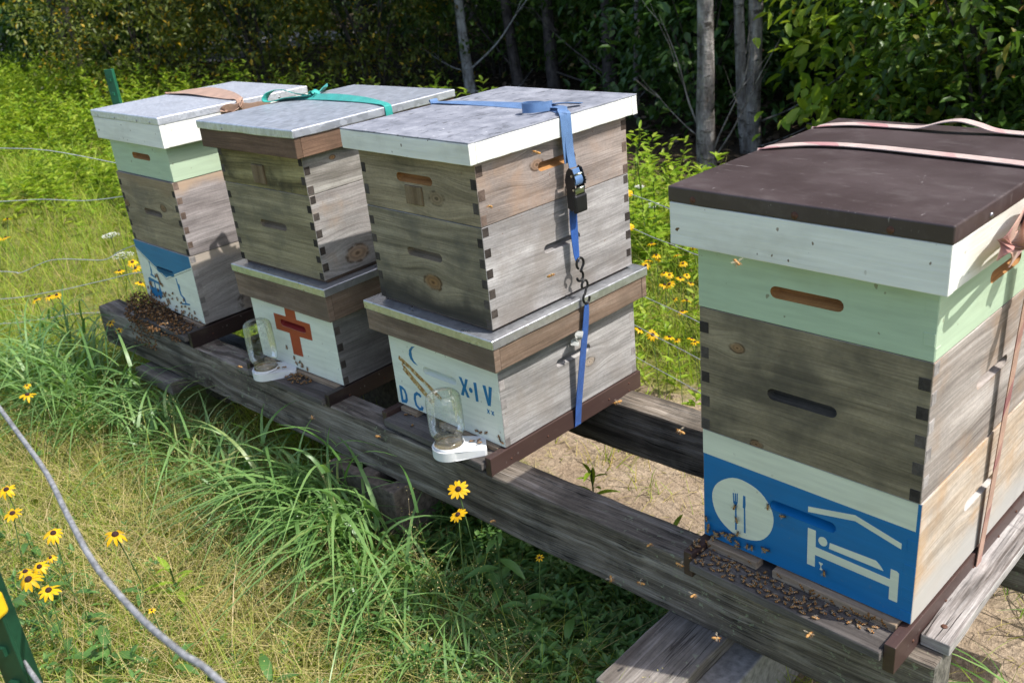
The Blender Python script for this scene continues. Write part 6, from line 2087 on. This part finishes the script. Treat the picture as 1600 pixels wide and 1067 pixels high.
def tree(x, y, h, r0, bark, leafm, label, lean=(0, 0), crown=True, limbs=None, n=3600, L=0.16, cz=0.62, rad=None, group="trees at the forest edge", name="tree", twin=None, coff=(0, 0)):
    rs = np.random.default_rng(int(abs(x * 1000) + abs(y * 77)))
    rr_ = random.Random(int(abs(x * 991) + abs(y * 79)))
    o = empty(name, (x, y, GZ), 0, label, "tree", group)
    pts = [(0, 0, -0.1), (lean[0] * 0.2, lean[1] * 0.2, h * 0.12), (lean[0] * 0.5, lean[1] * 0.5, h * 0.35), (lean[0], lean[1], h * 0.7), (lean[0] * 1.2, lean[1] * 1.2, h * 0.97)]
    lim = list(limbs or [])
    for k in range(9):
        a = rr_.uniform(0, 6.28)
        lim.append((rr_.uniform(0.4, 0.9), (math.cos(a), math.sin(a), rr_.uniform(0.2, 0.8)), h * rr_.uniform(0.14, 0.28), r0 * 0.4))
    bm = trunk_mesh(pts, [r0 * 1.35, r0, r0 * 0.92, r0 * 0.6, r0 * 0.12], lim, rr_)
    if twin:
        P2 = [(twin[0] * 0.4, twin[1] * 0.4, -0.1), (twin[0], twin[1], h * 0.12), (twin[0] * 1.5, twin[1] * 1.5, h * 0.35), (twin[0] * 3, twin[1] * 3, h * 0.75)]
        b2 = trunk_mesh(P2, [r0 * 1.1, r0 * 0.75, r0 * 0.7, r0 * 0.2], [], rr_)
        me = bpy.data.meshes.new("tmp"); b2.to_mesh(me); b2.free(); bm.from_mesh(me); bpy.data.meshes.remove(me)
    obj("trunk", bm, bark, o, smooth=True)
    if crown:
        bag = Bag()
        rad = rad or (h * 0.24, h * 0.24, h * 0.38)
        V, F = crown_bag(n, (lean[0] + coff[0], lean[1] + coff[1], h * cz), rad, L, rs, fine=False)
        bag.add(V, F)
        bag.make("crown", [leafm], o)
    return o


def shrub(x, y, h, r, leafm, n, L, label, group, name="shrub", cat="shrub"):
    rs = np.random.default_rng(int(abs(x * 1013) + abs(y * 37)))
    rr_ = random.Random(int(abs(x * 313) + abs(y * 17)))
    o = empty(name, (x, y, GZ), 0, label, cat, group)
    bm = bmesh.new()
    for k in range(7):
        a = rr_.uniform(0, 6.28)
        q = rr_.uniform(0.2, 0.75) * r
        tube(bm, catmull([(0.06 * math.cos(a), 0.06 * math.sin(a), -0.05), (q * 0.35 * math.cos(a), q * 0.35 * math.sin(a), h * 0.35), (q * math.cos(a), q * math.sin(a), h * rr_.uniform(0.7, 0.95))], 5), 0.01, 6, True, 0, [0.016 * (1 - 0.85 * i / 10) for i in range(11)])
    obj("stems", bm, bark_dark, o)
    # crown works in the shrub's own frame where the ground is z = 0
    m = Bag()
    V, F = crown_bag(n, (0, 0, h * 0.52), (r, r, h * 0.56), L, rs, zmin=0.02)
    m.add(V, F)
    me = arrays_to_mesh("foliage", np.concatenate(m.V), np.concatenate(m.F), np.concatenate(m.M))
    link("foliage", me, [leafm], o)
    return o


# trunks that can be told apart in the picture
tree(-2.90, 3.72, 7.5, 0.050, bark_grey, m_leaf_dark, "thick grey mottled trunk between the lettered hive and the nearest hive", (0.0, 0.1), limbs=[(0.06, (0.5, 0.1, 0.8), 0.8, 0.008), (0.085, (0.42, 0.1, 0.85), 0.8, 0.008), (0.10, (-0.3, -0.1, 0.9), 0.7, 0.009), (0.115, (-0.6, -0.2, 0.5), 0.45, 0.006)], rad=(1.2, 1.2, 1.7), n=2200, coff=(0.3, 1.0), cz=0.72)
tree(-2.93, 4.32, 7.2, 0.046, bark_grey, m_leaf_dark, "twin stemmed grey trunk just right of the thick mottled trunk", (0.05, 0.1), twin=(-0.075, -0.03), limbs=[(0.10, (0.9, 0.2, 0.4), 0.7, 0.009), (0.06, (0.9, 0.1, 0.3), 0.6, 0.008), (0.03, (0.8, -0.1, 0.25), 0.35, 0.007)], rad=(1.2, 1.2, 1.7), n=2200, coff=(0.3, 1.0), cz=0.72)
tree(-7.1, 5.56, 8.0, 0.048, bark_birch, m_leaf_dark, "pale birch trunk rising behind the red cross hive's lid", (-0.35, 0.2), limbs=[(0.12, (0.6, 0.2, 0.5), 1.2, 0.014), (0.09, (0.7, 0.1, -0.1), 0.7, 0.008), (0.10, (-0.8, 0, 0.15), 0.7, 0.008)], rad=(1.8, 1.8, 2.5))
tree(-6.60, 5.80, 7.4, 0.050, bark_dark, m_leaf_dark, "dark leaning trunk right of the pale birch", (-0.5, 0.1), limbs=[(0.12, (-0.5, -0.2, 0.6), 0.9, 0.012)], rad=(1.7, 1.7, 2.4))
tree(-6.15, 5.85, 7.8, 0.055, bark_dark, m_leaf_dark, "dark trunk with bare side branches behind the white lid", (-0.15, 0.1), limbs=[(0.11, (0.7, 0.1, 0.5), 0.9, 0.010), (0.14, (0.8, 0.1, -0.25), 1.1, 0.014)], rad=(1.7, 1.7, 2.4))
tree(-5.20, 5.60, 8.2, 0.062, bark_dark, m_leaf_dark, "straight black trunk behind the white lid's right corner", (0, 0.1), limbs=[(0.12, (-0.7, -0.1, 0.4), 1.0, 0.012)], rad=(1.8, 1.8, 2.6))
tree(-14.6, 3.7, 7.0, 0.07, bark_dark, m_leaf_dark, "dark leaning trunk at the far left edge of the wood", (-0.5, 0.2), rad=(1.9, 1.9, 2.6))
tree(-11.95, 3.35, 7.2, 0.065, bark_dark, m_leaf_dark, "dark forked trunk at the meadow's far end left of the green post", (-0.7, 0.0), twin=(0.22, 0.0), rad=(1.9, 1.9, 2.6))
tree(-4.45, 5.0, 6.0, 0.022, bark_grey, m_leaf_dark, "slender bare sapling stem left of the thick mottled trunk", (0.15, 0.1), limbs=[(0.1, (0.6, -0.2, 0.5), 0.6, 0.006), (0.14, (-0.6, -0.2, 0.4), 0.6, 0.006)], rad=(0.8, 0.8, 1.2), n=600)
tree(-5.75, 6.3, 6.5, 0.03, bark_grey, m_leaf_dark, "slender grey stem between the dark trunks", (0.2, 0.1), limbs=[(0.1, (0.7, -0.2, 0.3), 0.7, 0.007), (0.15, (-0.7, -0.2, 0.5), 0.7, 0.007)], rad=(0.8, 0.8, 1.2), n=600)
# the rest of the edge, whose crowns stand above the picture and shade the wood
EDGE = [(-16.5, 4.8), (-13.2, 5.2), (-10.3, 6.6), (-9.2, 7.4), (-7.9, 7.6), (-5.9, 7.4), (-4.0, 7.2), (-2.2, 6.9), (-0.6, 7.2), (1.6, 7.0), (3.6, 6.6), (5.6, 7.0), (-11.5, 7.6), (-14.6, 7.4)]
for k, (x_, y_) in enumerate(EDGE):
    tree(x_, y_, 7.0 + (k * 37 % 10) * 0.14, 0.06 + (k * 13 % 5) * 0.006, bark_dark, m_leaf_dark, "tall dark leafy tree in the wood behind the hives", ((k * 7 % 5 - 2) * 0.15, 0.1), n=3000, L=0.2, rad=(1.9, 1.9, 2.7), group="tall trees of the wood")

SH = [  # x, y, height, radius, leaf material, leaves, leaf length, label
    (-15.6, 3.6, 1.7, 1.2, m_leaf_mid, 3400, 0.10, "green shrub at the far left end of the meadow"),
    (-13.4, 4.1, 1.9, 1.1, m_leaf_dark, 3200, 0.11, "dark shrub behind the far end of the meadow"),
    (-12.5, 3.9, 2.3, 0.9, m_leaf_mid, 5600, 0.065, "overhanging green shrub left of the green fence post"),
    (-9.9, 3.3, 1.9, 1.15, m_leaf_yel, 9000, 0.052, "sunlit shrub with yellow leaves above the green fence post"),
    (-8.9, 4.2, 1.9, 1.2, m_leaf_yel, 9500, 0.052, "yellow flecked shrub behind the swarming hive's lid"),
    (-8.0, 5.0, 2.0, 1.2, m_leaf_yel, 9000, 0.052, "dusky yellow flecked shrub between the two left lids"),
    (-7.6, 6.5, 1.9, 1.2, m_leaf_mid, 5000, 0.07, "green shrub behind the pale birch trunk"),
    (-6.4, 6.9, 1.7, 1.2, m_leaf_mid, 5600, 0.065, "leafy shrub behind the dark leaning trunk"),
    (-5.6, 6.7, 1.6, 1.0, m_leaf_mid, 3200, 0.09, "leafy shrub behind the straight black trunk"),
    (-4.6, 6.2, 1.5, 1.0, m_leaf_dark, 3000, 0.09, "dark shrub right of the straight black trunk"),
    (-3.7, 4.9, 1.4, 0.8, m_leaf_dark, 3000, 0.085, "dark shrub left of the thick mottled trunk"),
    (-3.45, 6.6, 1.7, 1.1, m_leaf_dark, 3000, 0.10, "dark shrub deep between the grey trunks"),
    (-2.2, 4.55, 1.55, 0.6, m_weed, 1700, 0.11, "maple like sapling right of the twin stemmed trunk"),
    (-1.35, 4.25, 1.55, 0.85, m_leaf_mid, 5200, 0.075, "glossy green bush with reddish tips above the brown lid"),
    (-0.45, 4.2, 1.5, 0.9, m_leaf_mid, 5200, 0.075, "glossy green bush behind the brown lid's right half"),
    (0.45, 4.3, 1.7, 0.9, m_leaf_mid, 4600, 0.075, "glossy green bush at the right edge of the wood"),
    (1.4, 4.5, 1.9, 1.0, m_leaf_mid, 3200, 0.09, "green bush beyond the right edge of the wood"),
    (-1.0, 5.5, 2.2, 1.1, m_leaf_dark, 3400, 0.10, "dark bush behind the glossy green ones"),
    (0.5, 5.9, 2.2, 1.2, m_leaf_dark, 3200, 0.10, "dark bush deep in the wood at the right"),
    (-2.0, 5.9, 2.0, 1.1, m_leaf_dark, 3200, 0.10, "dark bush deep behind the maple like sapling"),
]
for x_, y_, h_, r_, m_, n_, L_, lab in SH:
    shrub(x_, y_, h_, r_, m_, n_, L_, lab, "shrubs at the forest edge")

# the depth of the wood
bag = Bag()
rs = np.random.default_rng(3)
for k in range(95):
    cx, cy = rs.uniform(-26, 6), rs.uniform(7.2, 17)
    if cx < -15: cy = rs.uniform(4.5, 16)
    hgt = rs.uniform(1.2, 3.2)
    V, F = crown_bag(900, (cx, cy, GZ + hgt * 0.5), (1.5, 1.5, hgt * 0.6), 0.2, rs, 8, fine=False)
    bag.add(V, F)
tag(bag.make("woods", [m_leaf_dark]), "dark leafy depth of the wood behind the front trees", "woods", kind="stuff")
# upper canopy of the deep wood
bag = Bag()
for k in range(46):
    cx, cy = rs.uniform(-24, 9), rs.uniform(8, 18)
    V, F = crown_bag(650, (cx, cy, rs.uniform(4.0, 6.5)), (2.4, 2.4, 1.8), 0.42, rs, 6, fine=False)
    bag.add(V, F)
tag(bag.make("woods_canopy", [m_leaf_dark]), "high canopy of the deep wood", "woods", kind="stuff")
# fallen leaves and twigs on the forest floor
bag = Bag()
n = 5000
x, y = scatter(n, -9, 2.5, 3.3, 7.5)
base = np.stack([x, y, np.full(n, GZ + 0.012)], 1)
d = unit(np.stack([RNG.normal(0, 1, n), RNG.normal(0, 1, n), RNG.normal(0, 0.25, n)], 1))
V, F = leaf_arrays(base, d, unit(np.array([0, 0, 1.0]) + RNG.normal(0, 0.3, (n, 3))), RNG.uniform(0.04, 0.09, n), RNG.uniform(0.02, 0.05, n), 0.1)
bag.add(V, F)
tag(bag.make("leaf_litter", [mat_leaf("fallen_leaves", [(0, (0.06, 0.04, 0.022)), (0.6, (0.13, 0.085, 0.05)), (1, (0.24, 0.18, 0.13))], 0.1, 0.8)]), "fallen brown leaves on the forest floor", "leaf litter", kind="stuff")
# pale gravel track glimpsed through the far left trees
bm = bmesh.new()
add_box(bm, -40, -14.5, 6.6, 10.2, GZ - 0.2, GZ + 0.012)
gt = obj("gravel_track", bm, mat_plain("pale_gravel", (0.36, 0.345, 0.36), 0.95, 0, 0.25, 6, 0.3))
tag(gt, "pale gravel track glimpsed beyond the far left trees", "track", kind="structure")
